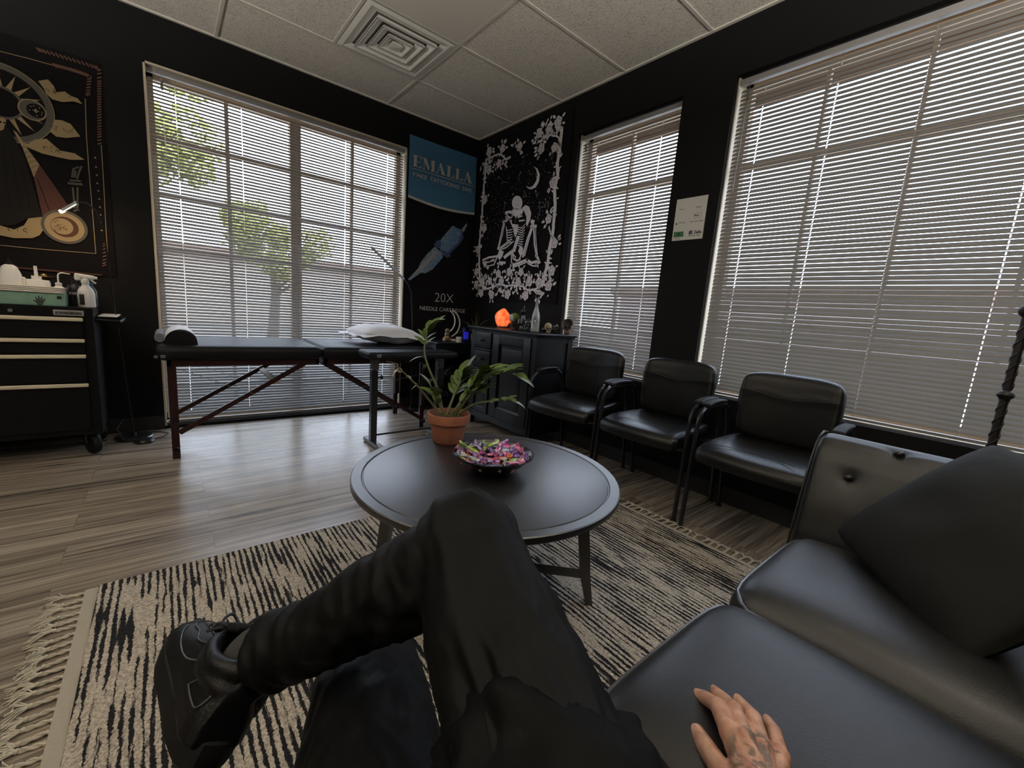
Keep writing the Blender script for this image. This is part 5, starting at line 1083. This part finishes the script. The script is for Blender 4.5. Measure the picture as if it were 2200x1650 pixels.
skull('skull_figurine',(-.13,-1.455,CT),.078,.9,M_bskull,M_socket,'small glossy black skull between the tan and brown skulls')
r=skull('skull_figurine',(-.085,-1.535,CT),.125,.9,M_brown,M_socket,'large brown skull with a hollow open crown at the cabinet end')
b=B(); R_=Matrix.Rotation(.9,3,'Z'); c=Vector((-.085,-1.535,CT)); b.lathe([(0,-.004),(.026,-.003),(.034,.003),(.037,.010),(.030,.012),(.022,.004),(0,.0)],c+R_@Vector((-.052,0,.088)),20,R_@rotM(0,-1.25,0)); obj('open_crown',b,M_socket,r)
# generic small figurine, dark candle figure, orb, bottle with a rose
r=thing('figurine','small white and green round-headed ornament right of the salt lamp','figurine',(-.25,-1.055,CT))
b=B(); b.sph((-.25,-1.055,CT+.095),.036,16); obj('head',b,mat('fig_white',(.45,.44,.44),.4),r)
b=B(); b.sph((-.238,-1.068,CT+.103),.0365,16); obj('cap',b,mat('fig_green',(.12,.17,.03),.5),r)
b=B(); b.lathe([(0,0),(.026,0),(.026,.006),(.016,.02),(.020,.045),(.010,.062),(0,.064)],(-.25,-1.055,CT),16); b.tube([(-.265,-1.035,CT+.05),(-.285,-1.03,CT+.02)],.006,6); obj('body',b,mat('fig_maroon',(.06,.02,.02),.5),r)
r=thing('candle_figure','tall black hooded candle figure between green ornament and dark skull','candle',(-.22,-1.155,CT))
b=B(); b.lathe([(0,0),(.030,0),(.030,.01),(.024,.05),(.026,.09),(.020,.115),(.016,.125),(.026,.14),(.028,.158),(.020,.176),(.006,.184),(0,.185)],(-.22,-1.155,CT),14); b.sph((-.235,-1.165,CT+.155),.022,10); b.rbox(-.24,-1.15,CT+.07,.03,.05,.06,.012,M=rotM(0,.2,.4)); obj('wax_body',remesh(b,.0035,2),M_bskull,r)
b=B(); b.tube([(-.22,-1.155,CT+.18),(-.219,-1.158,CT+.205)],.0012,5); obj('wick',b,M_white,r)
b=B(); b.sph((-.20,-1.40,CT+.022),.024,16); b.lathe([(0,0),(.014,0),(.010,.004),(0,.005)],(-.20,-1.40,CT),12); tag(obj('glass_orb',b,mat('orb_black',(.01,.01,.01),.08,spec=.8)),'small glossy black orb just right of the glass bottle','ornament')
r=thing('glass_bottle','clear glass bottle holding a dark rose on the cabinet','bottle',(-.27,-1.365,CT))
q=(-.27,-1.365,CT)
b=B(); b.lathe([(0,.004),(.030,0),(.034,.004),(.034,.11),(.031,.135),(.018,.18),(.0125,.205),(.0115,.245),(.014,.25),(.014,.262),(.011,.262),(.010,.245),(.0105,.205),(.016,.18),(.029,.135),(.032,.11),(.032,.006),(0,.008)],q,32); obj('bottle_glass',b,M_bottle,r)
b=B(); b.lathe([(0,.008),(.0315,.008),(.0315,.030),(0,.030)],q,24); obj('liquid',b,mat('pale_liquid',(.33,.33,.20),.2),r)
b=B()
for k in range(5): b.tube([(q[0]-.034*math.cos(a),q[1]-.034*math.sin(a),CT+.075+k*.010) for a in [.3+.12*j for j in range(-2,9-k)]],.0012,4)
obj('embossed_label',b,mat('label_ink',(.10,.11,.10),.5),r)
r=thing('dark_rose','dark rose standing in the neck of the glass bottle','flower',(q[0],q[1],CT+.262))
b=B(); b.tube([(q[0],q[1],CT+.06),(q[0],q[1],CT+.275)],.0022,6); obj('stem',b,M_stem,r)
b=B()
for k in range(9):
    a=k*2.4; rr_=.006+.0014*k; b.grid(4,4,lambda i,j,a=a,rr_=rr_:Vector((q[0]+(rr_+.006*j)*math.cos(a+(i-.5)*1.6),q[1]+(rr_+.006*j)*math.sin(a+(i-.5)*1.6),CT+.272+.022*j-.0008*rr_*j)))
b.sph((q[0],q[1],CT+.275),.010,10); obj('petals',b,mat('rose_black',(.02,.008,.01),.6),r)

# ---------------- things on and in the side table ----------------
ST=.705
r=thing('stone_stack','small tan stacked skull figurine at the left end of the side table','figurine',(-.445,-.30,ST))
b=B(); b.sph((-.445,-.30,ST+.030),.036,14,(1,.9,.8)); b.sph((-.445,-.305,ST+.072),.026,12,(1,.9,.9)); b.sph((-.448,-.31,ST+.105),.024,12,(1,.95,1)); b.sph((-.475,-.31,ST+.02),.022,10); b.sph((-.42,-.31,ST+.02),.022,10); obj('carved_body',remesh(b,.003,2),M_bone,r)
b=B()
for dx,z in ((-.012,.108),(.006,.108),(-.015,.072),(.008,.072),(-.02,.035),(.01,.035)): b.sph((-.452+dx,-.333 if z>.1 else -.331-.006*(z<.05),ST+z),.005,8)
obj('eye_socket',b,M_socket,r)
r=thing('moon_light','white neon-style crescent moon stand on the side table','moon ornament',(-.31,-.26,ST))
b=B()
for R0,cx0,cz0,a0,a1 in ((.135,-.415,.175,-1.22,1.25),(.118,-.455,.195,-.98,1.10)):
    b.tube([(cx0+.0+R0*math.cos(a),-.26,ST+cz0+R0*math.sin(a)) for a in [a0+(a1-a0)*k/20 for k in range(21)]],.0065,8)
obj('crescent_tube',b,M_white,r)
b=B(); b.rbox(-.37,-.26,ST+.012,.12,.05,.024,.008); obj('base',b,M_white,r)
b=B(); b.lathe([(0,0),(.028,0),(.029,.004),(.029,.050),(.026,.052),(.025,.02),(0,.018)],(-.335,-.345,ST),24); tag(obj('white_cup',b,M_white),'small white cup in front of the crescent moon on the side table','cup')
r=thing('candle_jar','cobalt blue glass candle jar on the side table','candle jar',(-.245,-.315,ST))
b=B(); b.lathe([(0,0),(.034,0),(.035,.004),(.035,.145),(.032,.145),(.032,.01),(0,.01)],(-.245,-.315,ST),28); obj('jar',b,mat('cobalt_glass',(.006,.008,.09),.12,spec=.8),r)
b=B(); b.grid(8,6,lambda i,j:Vector((-.245-.0358*math.cos(.5+1.7*i),-.315-.0358*math.sin(.5+1.7*i),ST+.03+.075*j))); obj('label',b,mat('cobalt_label',(.03,.03,.55),.4,emit=(.02,.02,.7),est=.25),r,label='bright blue label')  # label colour is given a weak glow of its own
r=thing('aloe_plant','aloe with long curved leaves in a white vase at the right of the side table','potted plant',(-.14,-.33,ST))
b=B(); b.lathe([(0,0),(.030,0),(.034,.01),(.040,.06),(.038,.085),(.034,.085),(.034,.05),(0,.05)],(-.14,-.33,ST),24); obj('vase',b,M_white,r)
rr=random.Random(4)
for k,(a,L,c_) in enumerate(((2.9,.26,.55),(2.2,.24,.35),(.3,.28,.45),(1.2,.22,.1),(-.5,.2,.6),(3.5,.25,1.3),(1.7,.27,.18))):
    b=B(); d=Vector((math.cos(a)*.8,-abs(math.sin(a))*.25,0)); pts=[]
    for i in range(9):
        t=i/8; pts.append(Vector((-.14,-.33,ST+.07))+d*L*t*(.35+c_*t)+Vector((0,0,L*(t-(c_)*t*t*.85))))
    b.tube(pts,[.010*(1-t/8*.9) for t in range(9)],6,flat=(1,.45)); obj('leaf',b,mat('aloe_green',(.14,.17,.09),.45,var=.25,vscale=30),r)
r=thing('desk_fan','round black fan on the lower shelf of the side table','fan',(-.33,-.25,.18))
fc=Vector((-.335,-.27,.33)); Mf=axesM((0,0,1),(1,0,0)); Mf=Matrix(((1,0,0),(0,0,-1),(0,1,0)))
def ringpts(R0,dy): return [fc+Vector((R0*math.cos(a),dy,R0*math.sin(a))) for a in [2*pi*k/32 for k in range(33)]]
b=B()
for R0,dy in ((.125,-.03),(.125,.03),(.10,-.042),(.075,-.048),(.05,-.05)): b.tube(ringpts(R0,dy),.004 if R0>.12 else .0015,6)
for k in range(36):
    a=2*pi*k/36; b.tube([fc+Vector((.03*math.cos(a),-.052,.03*math.sin(a))),fc+Vector((.09*math.cos(a+.1),-.046,.09*math.sin(a+.1))),fc+Vector((.125*math.cos(a+.15),-.03,.125*math.sin(a+.15)))],.0012,4)
b.lathe([(.124,-.03),(.127,-.03),(.127,.03),(.124,.03)],fc,40,Matrix(((1,0,0),(0,0,1),(0,1,0)))); obj('grille',b,M_metalblk,r)
b=B()
for k in range(3):
    a0=2.1*k; b.grid(6,4,lambda i,j,a0=a0:fc+Vector(((.02+.085*j)*math.cos(a0+i*1.3),.012*(i-.5)*2*.8,(.02+.085*j)*math.sin(a0+i*1.3))))
b.cyl(fc+Vector((0,-.02,0)),fc+Vector((0,.03,0)),.022,16); obj('blade',b,M_rubber,r)
b=B(); b.sph(fc+Vector((0,-.054,0)),.020,12,(1,.3,.7)); obj('hub_badge',b,M_steel,r)
b=B(); b.rbox(-.335,-.25,.19,.14,.10,.018,.006); b.tube([(-.335,-.23,.19),(-.335,-.20,.26),(-.335,-.225,.33)],.012,8); obj('stand',b,M_metalblk,r)

# ---------------- things on the tool chest ----------------
TT=.872
r=thing('glove_box','mint green box of disposable gloves on the tool chest','glove box',(-3.10,-.42,TT))
b=B(); b.rbox(-3.105,-.42,TT+.033,.25,.12,.066,.003); obj('box',b,mat('mint_card',(.19,.33,.25),.6,var=.12,vscale=20),r)
b=B(); b.box(-3.008,-2.990,-.4815,-.4802,TT+.040,TT+.055); obj('size_mark',b,M_blk,r,smooth=False)
b=B(); P=lambda u,z,h=0:Vector((u,-.4806-h,z)); poly(b,P,[(-3.085+x,TT+.002+z) for x,z in ((.004,0),(-.002,.014),(-.012,.022),(-.010,.027),(.0,.023),(-.004,.042),(.0,.044),(.006,.030),(.008,.050),(.013,.050),(.014,.030),(.020,.046),(.025,.044),(.021,.027),(.031,.037),(.034,.033),(.025,.014),(.020,0))]); obj('leaf_emblem',b,mat('emblem_dark',(.03,.04,.035),.6),r,smooth=False)
b=B(); b.rbox(-3.10,-.42,TT+.085,.22,.13,.034,.006); 
for k in range(4): b.rbox(-3.10+.002*k,-.42,TT+.072+k*.009,.228,.136,.004,.002)
tag(obj('paper_towel_stack',b,mat('stack_white',(.66,.62,.54),.8)),'stack of folded white wipes on top of the mint glove box','wipes')
def squeeze(label,x,y,z,h,w_,nozz,parts=None):
    r=thing('squeeze_bottle',label,'bottle',(x,y,z)); b=B()
    b.lathe([(0,0),(w_,0),(w_*1.05,.005),(w_*1.05,h*.55),(w_*.9,h*.66),(w_*.5,h*.72),(w_*.5,h*.76),(0,h*.76)],(x,y,z),24); obj('bottle_body',b,M_white,r)
    b=B(); b.lathe([(0,0),(w_*.55,0),(w_*.55,h*.1),(w_*.2,h*.12),(0,h*.12)],(x,y,z+h*.74),16); obj('cap',b,M_white,r)
    b=B(); p=[Vector((x,y,z+h*.85))]+[Vector((x+dx,y,z+dz)) for dx,dz in nozz]; b.tube(p,[.004]*(len(p)-1)+[.002],8); obj('nozzle',b,M_white,r)
squeeze('white wash bottle with a bent nozzle behind the wipes stack',-3.02,-.30,TT,.15,.026,[(0,.165),(.004,.178),(.016,.184),(.05,.180)])
r=thing('pump_jar','squat white jar with an upright spout in the middle of the tool chest','jar',(-3.10,-.33,TT))
b=B(); b.lathe([(0,0),(.05,0),(.052,.005),(.052,.12),(.048,.135),(.02,.137),(.02,.155),(0,.155)],(-3.10,-.32,TT),28); obj('jar_body',b,M_white,r)
b=B(); b.tube([(-3.10,-.32,TT+.15),(-3.101,-.32,TT+.21)],[.008,.0065],10); obj('spout',b,M_white,r)
r=thing('brass_dish','shallow brass dish on a stem behind the white jar','dish',(-3.10,-.20,TT))
b=B(); b.lathe([(0,0),(.04,0),(.035,.006),(.008,.012),(.007,.13),(.03,.140),(.09,.155),(.092,.158),(.03,.146),(0,.145)],(-3.09,-.20,TT),32); b.sph((-3.09,-.20,TT+.16),.014,12); obj('dish_body',b,mat('brass',(.35,.25,.10),.35,metal=.9),r)
r=thing('pump_bottle','tall white pump bottle with a black nozzle at the far left of the tool chest','bottle',(-3.20,-.35,TT))
b=B(); b.lathe([(0,0),(.045,0),(.047,.005),(.047,.12),(.040,.16),(.028,.195),(.015,.205),(0,.205)],(-3.19,-.35,TT),28); b.rbox(-3.15,-.35,TT+.12,.03,.03,.05,.01); obj('bottle_body',b,M_white,r)
b=B(); b.lathe([(0,0),(.014,0),(.012,.018),(.005,.022),(.004,.035),(0,.035)],(-3.19,-.35,TT+.203),16); obj('nozzle',b,M_rubber,r)
r=thing('black_bottle','black bottle with a white KW label between glove box and spray bottle','bottle',(-2.955,-.36,TT))
b=B(); b.lathe([(0,0),(.030,0),(.031,.004),(.031,.10),(.026,.118),(.012,.128),(.012,.15),(0,.15)],(-2.955,-.33,TT),24); obj('bottle_body',b,mat('bottle_black',(.012,.012,.013),.25),r)
text('KW',.020,mat('label_white',(.45,.45,.45),.6),'lettering',r,(-2.973,-.3625,TT+.066),(1,0,0),(0,0,1),width=.030,offset=.0006)
r=thing('spray_bottle','white trigger spray bottle at the right end of the tool chest top','spray bottle',(-2.905,-.36,TT))
x,y=-2.905,-.36
b=B(); b.lathe([(0,0),(.036,0),(.038,.004),(.038,.075),(.032,.10),(.016,.122),(.015,.14),(0,.14)],(x,y,TT),28,None,1,.75); obj('bottle_body',b,M_white,r)
b=B(); b.rbox(x-.016,y-.0285,TT+.042,.020,.003,.06,.001); obj('label',b,M_blk,r)
b=B(); b.lathe([(0,0),(.018,0),(.018,.02),(.010,.028),(0,.028)],(x,y,TT+.135),16); b.rbox(x+.0,y,TT+.173,.085,.024,.024,.009,M=rotM(0,.10,0)); b.rbox(x-.028,y,TT+.165,.03,.024,.035,.01); b.tube([(x+.02,y,TT+.165),(x+.030,y,TT+.15),(x+.045,y,TT+.138)],.005,6); b.cyl((x+.04,y,TT+.170),(x+.052,y,TT+.169),.008,10); obj('trigger_head',b,M_white,r)
r=thing('clear_spray_bottle','dark clear bottle with blue cap behind the white spray bottle','bottle',(-2.885,-.22,TT))
b=B(); b.lathe([(0,0),(.030,0),(.031,.004),(.031,.09),(.02,.115),(.012,.12),(0,.12)],(-2.897,-.24,TT),20); obj('bottle_body',b,mat('smoke_plastic',(.05,.055,.055),.2),r)
b=B(); b.lathe([(0,0),(.014,0),(.014,.02),(0,.022)],(-2.897,-.24,TT+.118),14); obj('cap',b,mat('blue_cap',(.02,.10,.22),.4),r)
# ---------------- the person ----------------
PR=thing('person','person in black on the sofa, ankle crossed over knee, tattooed hand on the cushion','person',(-2.42,-3.90,0))
kR=Vector((-2.284,-3.49,.735)); hR=Vector((-2.395,-3.93,.55)); aR=Vector((-2.502,-3.275,.527))
kL=Vector((-2.338,-3.325,.468)); hL=Vector((-2.56,-3.93,.545)); aL=Vector((-2.39,-3.40,.12))
wr=Vector((-2.062,-3.782,.498)); el=Vector((-2.26,-4.02,.60)); sh=Vector((-2.34,-4.17,.93))
F={'index':([(-2.005,-3.709,.503),(-1.972,-3.679,.497),(-1.956,-3.657,.480),(-1.947,-3.640,.4655)],[.0125,.0108,.0100,.0094]),
'middle':([(-2.002,-3.727,.506),(-1.964,-3.699,.501),(-1.939,-3.674,.483),(-1.918,-3.651,.4655)],[.0128,.0112,.0103,.0096]),
'ring':([(-1.990,-3.743,.502),(-1.948,-3.718,.496),(-1.924,-3.698,.480),(-1.901,-3.677,.4655)],[.0124,.0108,.0099,.0092]),
'pinky':([(-1.974,-3.760,.494),(-1.933,-3.741,.485),(-1.915,-3.729,.475),(-1.896,-3.715,.465)],[.0112,.0096,.0089,.0083])}
h=B()
for k,(p,rs) in F.items():
    p=[Vector(v) for v in p]; caps(h,p,rs,14)
    caps(h,[wr.lerp(p[0],.25)+Vector((0,0,.0)),p[0]],[.0145,rs[0]*1.08],14)
    h.sph(p[1],rs[1]*1.06,12); h.sph(p[0]+Vector((0,0,.001)),rs[0]*1.12,12)
tp=[Vector(v) for v in ((-2.052,-3.752,.488),(-2.040,-3.716,.480),(-2.022,-3.691,.4735),(-2.006,-3.671,.4665))]
caps(h,tp,[.018,.0140,.0126,.0112],14); caps(h,[wr+Vector((-.01,.0,0)),tp[1]],[.018,.0135],14)
ip,pp=Vector(F['index'][0][0]),Vector(F['pinky'][0][0])
for t in (0,.33,.66,1): q=ip.lerp(pp,t); caps(h,[wr.lerp(q,.1),q-(q-wr)*.14+Vector((0,0,-.004))],[.018,.013],14)
caps(h,[wr.lerp(ip,.5)+Vector((-.008,.006,-.008)),wr.lerp(pp,.5)+Vector((0,0,-.006))],[.015,.014],12)
caps(h,[wr+Vector((.03,.04,.0)),wr],[.020,.0245],16); caps(h,[wr+Vector((-.004,.006,0)),wr.lerp(el,.3),wr.lerp(el,.75),el],[.024,.027,.038,.042],18)
hand=remesh(h,.0016,5,.5)
low=B(); caps(low,[el,sh],[.042,.052],16)
caps(low,[hR,kR],[.082,.052],14); caps(low,[kR,aR],[.044,.026],14); caps(low,[hL,kL],[.082,.055],14); caps(low,[kL,aL],[.052,.036],14)
low.sph((-2.48,-4.0,.60),.13,16,(1.25,.95,.8)); low.sph((-2.48,-4.10,.88),.15,16,(1.2,.62,1.4)); caps(low,[(-2.48,-4.1,.8),(-2.48,-4.14,1.12)],[.11,.055],14); caps(low,[(-2.61,-4.17,.98),sh],[.055,.055],14)
low=remesh(low,.012,3)
body=B(); body.add(hand.v,hand.f); body.add(low.v,low.f)
bo=obj('body',body,M_skin,PR,auto=80)
nb=B(); M_nail=mat('nail',(.68,.42,.34),.25,coat=.4)
for k,(p,rs) in list(F.items())+[('thumb',([tuple(v) for v in tp],[.018,.0140,.0126,.0112]))]:
    p=[Vector(v) for v in p]; d=(p[3]-p[2]).normalized(); side=d.cross(Vector((0,0,1))).normalized(); upn=side.cross(d).normalized(); rt_=rs[3]
    c=p[3]-d*rt_*.05
    nb.grid(6,6,lambda i,j:c+d*(rt_*1.15*(j-.62))+side*(rt_*.66*math.sin((i-.5)*2.0)*(1-.35*max(0,j-.6)))+upn*(rt_*1.03*math.cos((i-.5)*2.0)*(1-.22*max(0,j-.5)**2*4)))
obj('fingernail',nb,M_nail,bo)
# trousers: both legs and the seat, one continuous garment
t=B()
def limb(b,a,c,ra,rc,mid=0,n=20):
    pts=[];rs=[]
    for i in range(9):
        q=i/8; pts.append(a.lerp(c,q)); rs.append(ra+(rc-ra)*q+mid*math.sin(pi*q))
    b.tube(pts,rs,n); b.sph(a,ra*.99,16); b.sph(c,rc*.99,16)
cuff=kR.lerp(aR,.76)
limb(t,hR,kR,.084,.060,.002); limb(t,kR,cuff,.057,.041,.001); t.sph(kR+Vector((.004,.012,.010)),.060,18)
limb(t,hL,kL,.104,.071,.004); limb(t,kL,aL+Vector((0,0,.02)),.070,.058,.004); 
t.tube([cuff,cuff+(aR-kR).normalized()*.03],[.041,.047],20); 
t.sph((-2.48,-3.99,.60),.155,18,(1.2,.95,.8)); limb(t,Vector((-2.40,-3.92,.56)),Vector((-2.56,-3.92,.56)),.095,.095)
t=remesh(t,.006,6,.5)
def folds(b,amp,dirs,cfn=None):
    out=[]
    # displace along approximate normals from remeshed faces
    nrm=[Vector((0,0,0)) for _ in b.v]
    for f in b.f:
        p=[b.v[i] for i in f]; n_=(p[2]-p[0]).cross(p[-1]-p[1])
        for i in f: nrm[i]+=n_
    s=1
    c=sum((v for v in b.v[:200]),Vector())/200
    for i,v in enumerate(b.v):
        n_=nrm[i].normalized(); d=0
        for (A_,a_,sc_,st) in dirs: 
            w=1
            if A_: w=math.exp(-((v-Vector(A_)).length/a_)**2)
            ax_,fa,fp=st; ax_=ax_.normalized(); al=v.dot(ax_); q=ax_*(al*fa)+(v-ax_*al)*fp; q+=Vector((noise.noise(v*9),noise.noise(v*9+Vector((5,0,0))),noise.noise(v*9+Vector((0,5,0)))))*.6
            d+=w*sc_*(1-3*abs(noise.noise(q)))
        out.append(v+n_*d*amp)
    b.v=out; return b
# orientation of remeshed faces is outward
t=folds(t,1,[((kR.x-.03,kR.y,kR.z-.05),.13,.006,(kR-hR,7,36)),((cuff.x,cuff.y,cuff.z),.10,.0045,(aR-kR,40,9)),((-2.32,-3.66,.66),.22,.005,(kR-hR,6,42)),((kL.x,kL.y,kL.z),.2,.004,(kL-hL,8,30)),(None,1,.003,(Vector((1,1,0)),9,14))])
tr=obj('trousers',t,M_trous,PR,auto=80)
# shirt: torso, sleeves and a hem draped over the lap
s=B(); s.sph((-2.48,-4.05,.66),.165,20,(1.25,.85,.9)); s.sph((-2.48,-4.11,.90),.165,20,(1.3,.72,1.35)); limb(s,Vector((-2.62,-4.16,1.0)),Vector((-2.34,-4.16,1.0)),.075,.075)
limb(s,sh,sh.lerp(el,.6),.075,.068); limb(s,Vector((-2.62,-4.16,1.0)),Vector((-2.74,-4.05,.80)),.07,.065)
# lap drape, hugging both thighs and dipping between them
limb(s,Vector((-2.385,-3.94,.575)),Vector((-2.340,-3.685,.655)),.092,.074); limb(s,Vector((-2.55,-3.94,.57)),Vector((-2.475,-3.68,.53)),.104,.088)
s.rbox(-2.44,-3.84,.56,.22,.24,.13,.05,M=rotM(.12,0,0)); s.sph((-2.47,-3.97,.62),.14,18,(1.2,1,.8))
s=remesh(s,.006,8,.5)
s=folds(s,1,[(None,1,.012,(Vector((.3,1,.2)),5,11)),(None,1,.006,(Vector((1,.4,0)),9,26)),((-2.30,-3.66,.66),.14,.012,(Vector((.8,-1,.2)),9,28))])
so=obj('shirt',s,M_shirt,PR,auto=80)
b=B(); 
# shoe builder in a local frame: x heel to toe, y to the foot's left, z up
def shoe(M,o,side,parent):
    def T(x,y,z): return o+M@Vector((x,y*side,z))
    def wid(x): 
        t=x/.295
        return .034+.014*math.sin(pi*min(1,max(0,t*.95)))**.8+.008*math.exp(-((t-.70)/.2)**2)-.030*max(0,(t-.82)/.18)**2.4-.010*max(0,(.08-t)/.08)**2
    def cen(x): t=x/.295; return -.006*math.sin(pi*t*1.1)+.008*max(0,t-.6)
    def hgt(x):
        t=x/.295
        if t<.42: return .098-.006*t+.0*(t)
        return .095-.052*((t-.42)/.58)**.9-.012*max(0,(t-.88)/.12)**2
    N1=26
    up=B()
    def fn(i,j):
        x=.295*i; a=pi*j; w_=max(.004,wid(x)); hh=hgt(x); zz=math.sin(a); 
        inw=1-.33*zz**2*(1 if x<.20 else max(0,(.295-x)/.095)*1)
        y=-math.cos(a)*w_*(1 if abs(math.cos(a))>.999 else inw*(1+.0))
        return T(x,cen(x)+y,.026+(hh-.026)*zz**.75)
    up.grid(N1,16,fn)
    # closed underside and back
    low=B(); up.add([fn(k/N1,0) for k in range(N1+1)]+[fn(k/N1,1) for k in range(N1+1)],[(k,k+1,N1+2+k,N1+1+k) for k in range(N1)])
    up.add([fn(0,k/16) for k in range(17)],[tuple(range(17))]); up.add([fn(1,k/16) for k in range(17)],[tuple(range(17))])
    up.rbox(*T(.055,0,.092),.10,.072,.034,.016,M=M) if False else None
    cl=B()
    cl.tube([T(.062+.054*math.cos(a),cen(.06)+.037*math.sin(a),.097+.012*max(0,-math.cos(a))**2) for a in [2*pi*k/40 for k in range(41)]],.011,10)
    cl.tube([T(.062+.052*math.cos(a),cen(.06)+.036*math.sin(a),.085) for a in [2*pi*k/40 for k in range(41)]],.013,10)
    up.add(cl.v,cl.f)
    rm=remesh(up,.0028,4); sh_=obj('sneaker',rm,M_shoe,parent,auto=80)
    so_=B()
    def fs(i,j):
        x=-.006+.308*i; a=2*pi*j; 
        return None
    n=44; rings=[]
    for (z,g) in ((.0,-.003),(.004,.002),(.018,.0045),(.030,.002),(.034,-.004)):
        rg=[]
        for k in range(n):
            a=2*pi*k/n; x=.1475+(.1475+g+.002)*math.cos(a); xx=min(.293,max(.002,x)); w_=max(.0,wid(xx))+g; yy=w_*(1 if math.sin(a)>0 else -1)*min(1,abs(math.sin(a))**.42*1.0); toe=.010*max(0,(x-.24)/.055)**2
            rg.append(T(x,cen(xx)+yy,z+toe+(.004 if x<.09 and z>.01 else 0)))
        rings.append(rg)
    vs=[p for rg in rings for p in rg]; f=[tuple(range(n)),tuple(reversed(range(4*n,5*n)))]
    for q in range(4):
        for k in range(n): f.append((q*n+k,q*n+(k+1)%n,(q+1)*n+(k+1)%n,(q+1)*n+k))
    so_.add(vs,f); obj('sole',so_,M_rubber,sh_)
    ln=B(); _t=ln.tube; ln.tube=lambda p,r_,n_: _t(smooth_path([tuple(q) for q in p],4),.0011,n_)
    def on(x,j,lift=.0015):
        p=fn(x/.295,j); c_=T(x,cen(x),.04); return p+(p-c_).normalized()*lift
    for sd in (0,1):
        J=lambda j:(j if sd==0 else 1-j)
        ln.tube([on(x,J(j)) for x,j in ((.245,.28),(.22,.20),(.18,.14),(.14,.12),(.11,.16),(.09,.24))],.0018,5)
        ln.tube([on(x,J(j)) for x,j in ((.265,.42),(.235,.33),(.20,.30),(.165,.24),(.13,.27),(.10,.34))],.0016,5)
        ln.tube([on(x,J(j)) for x,j in ((.235,.44),(.20,.40),(.165,.36),(.14,.38))],.0016,5)
        ln.tube([on(x,J(j)) for x,j in ((.075,.10),(.045,.10),(.02,.12),(.02,.24),(.055,.22),(.075,.10))],.0016,5)
    ln.tube([on(.262,j) for j in (.2,.35,.5,.65,.8)],.0016,5)
    obj('trim_line',ln,M_shoeline,sh_,label='thin grey trim lines')
    tg=B(); tg.rbox(*T(.125,cen(.12),.106),.10,.045,.012,.005,M=M@rotM(0,.42,0)); obj('tongue',tg,M_rubber,sh_)
    lc=B()
    for k,x in enumerate((.125,.145,.165,.185,.205)):
        q=.34+.02*k; lc.tube([on(x,q,.003),on(x+.006,.5,.008),on(x+.012,1-q,.003)],.0023,6); lc.tube([on(x+.010,q,.003),on(x+.006,.5,.007),on(x,1-q,.003)],.0023,6)
    bw=on(.118,.5,.012)
    for sy in (-1,1):
        lc.tube(smooth_path([tuple(v) for v in (bw,bw+M@Vector((.012,sy*.018,.014)),bw+M@Vector((.0,sy*.030,.008)),bw+M@Vector((-.006,sy*.018,.002)),bw)],5),.0021,6); lc.tube(smooth_path([tuple(v) for v in (bw,bw+M@Vector((.014,sy*.018,-.004)),bw+M@Vector((.03,sy*.034,-.020)))],4),.0021,6)
    obj('lace',lc,M_blk,sh_)
    return sh_
# right shoe: frame from the crossed foot
ax=Vector((.0,.965,-.14)).normalized(); upv=Vector((.50,.03,.86)); upv=(upv-ax*upv.dot(ax)).normalized(); yv=upv.cross(ax)
MR=Matrix((ax,yv,upv)).transposed()
oR=aR-ax*.062-upv*.112+RT*.012+UP*.03
shoe(MR,oR,1,PR)
aS=aR+RT*.025+UP*.015; sk=B(); caps(sk,[aS-upv*.045,aS,aR+(kR-aR).normalized()*.10],[.040,.038,.032],18); sk=remesh(sk,.004,3); obj('sock',sk,M_sock,PR,label='grey sock at the crossed ankle')
axl=Vector((.10,.99,0)).normalized(); MLft=Matrix((axl,Vector((0,0,1)).cross(axl),Vector((0,0,1)))).transposed()
shoe(MLft,Vector((-2.395,-3.44,.015)),-1,PR)
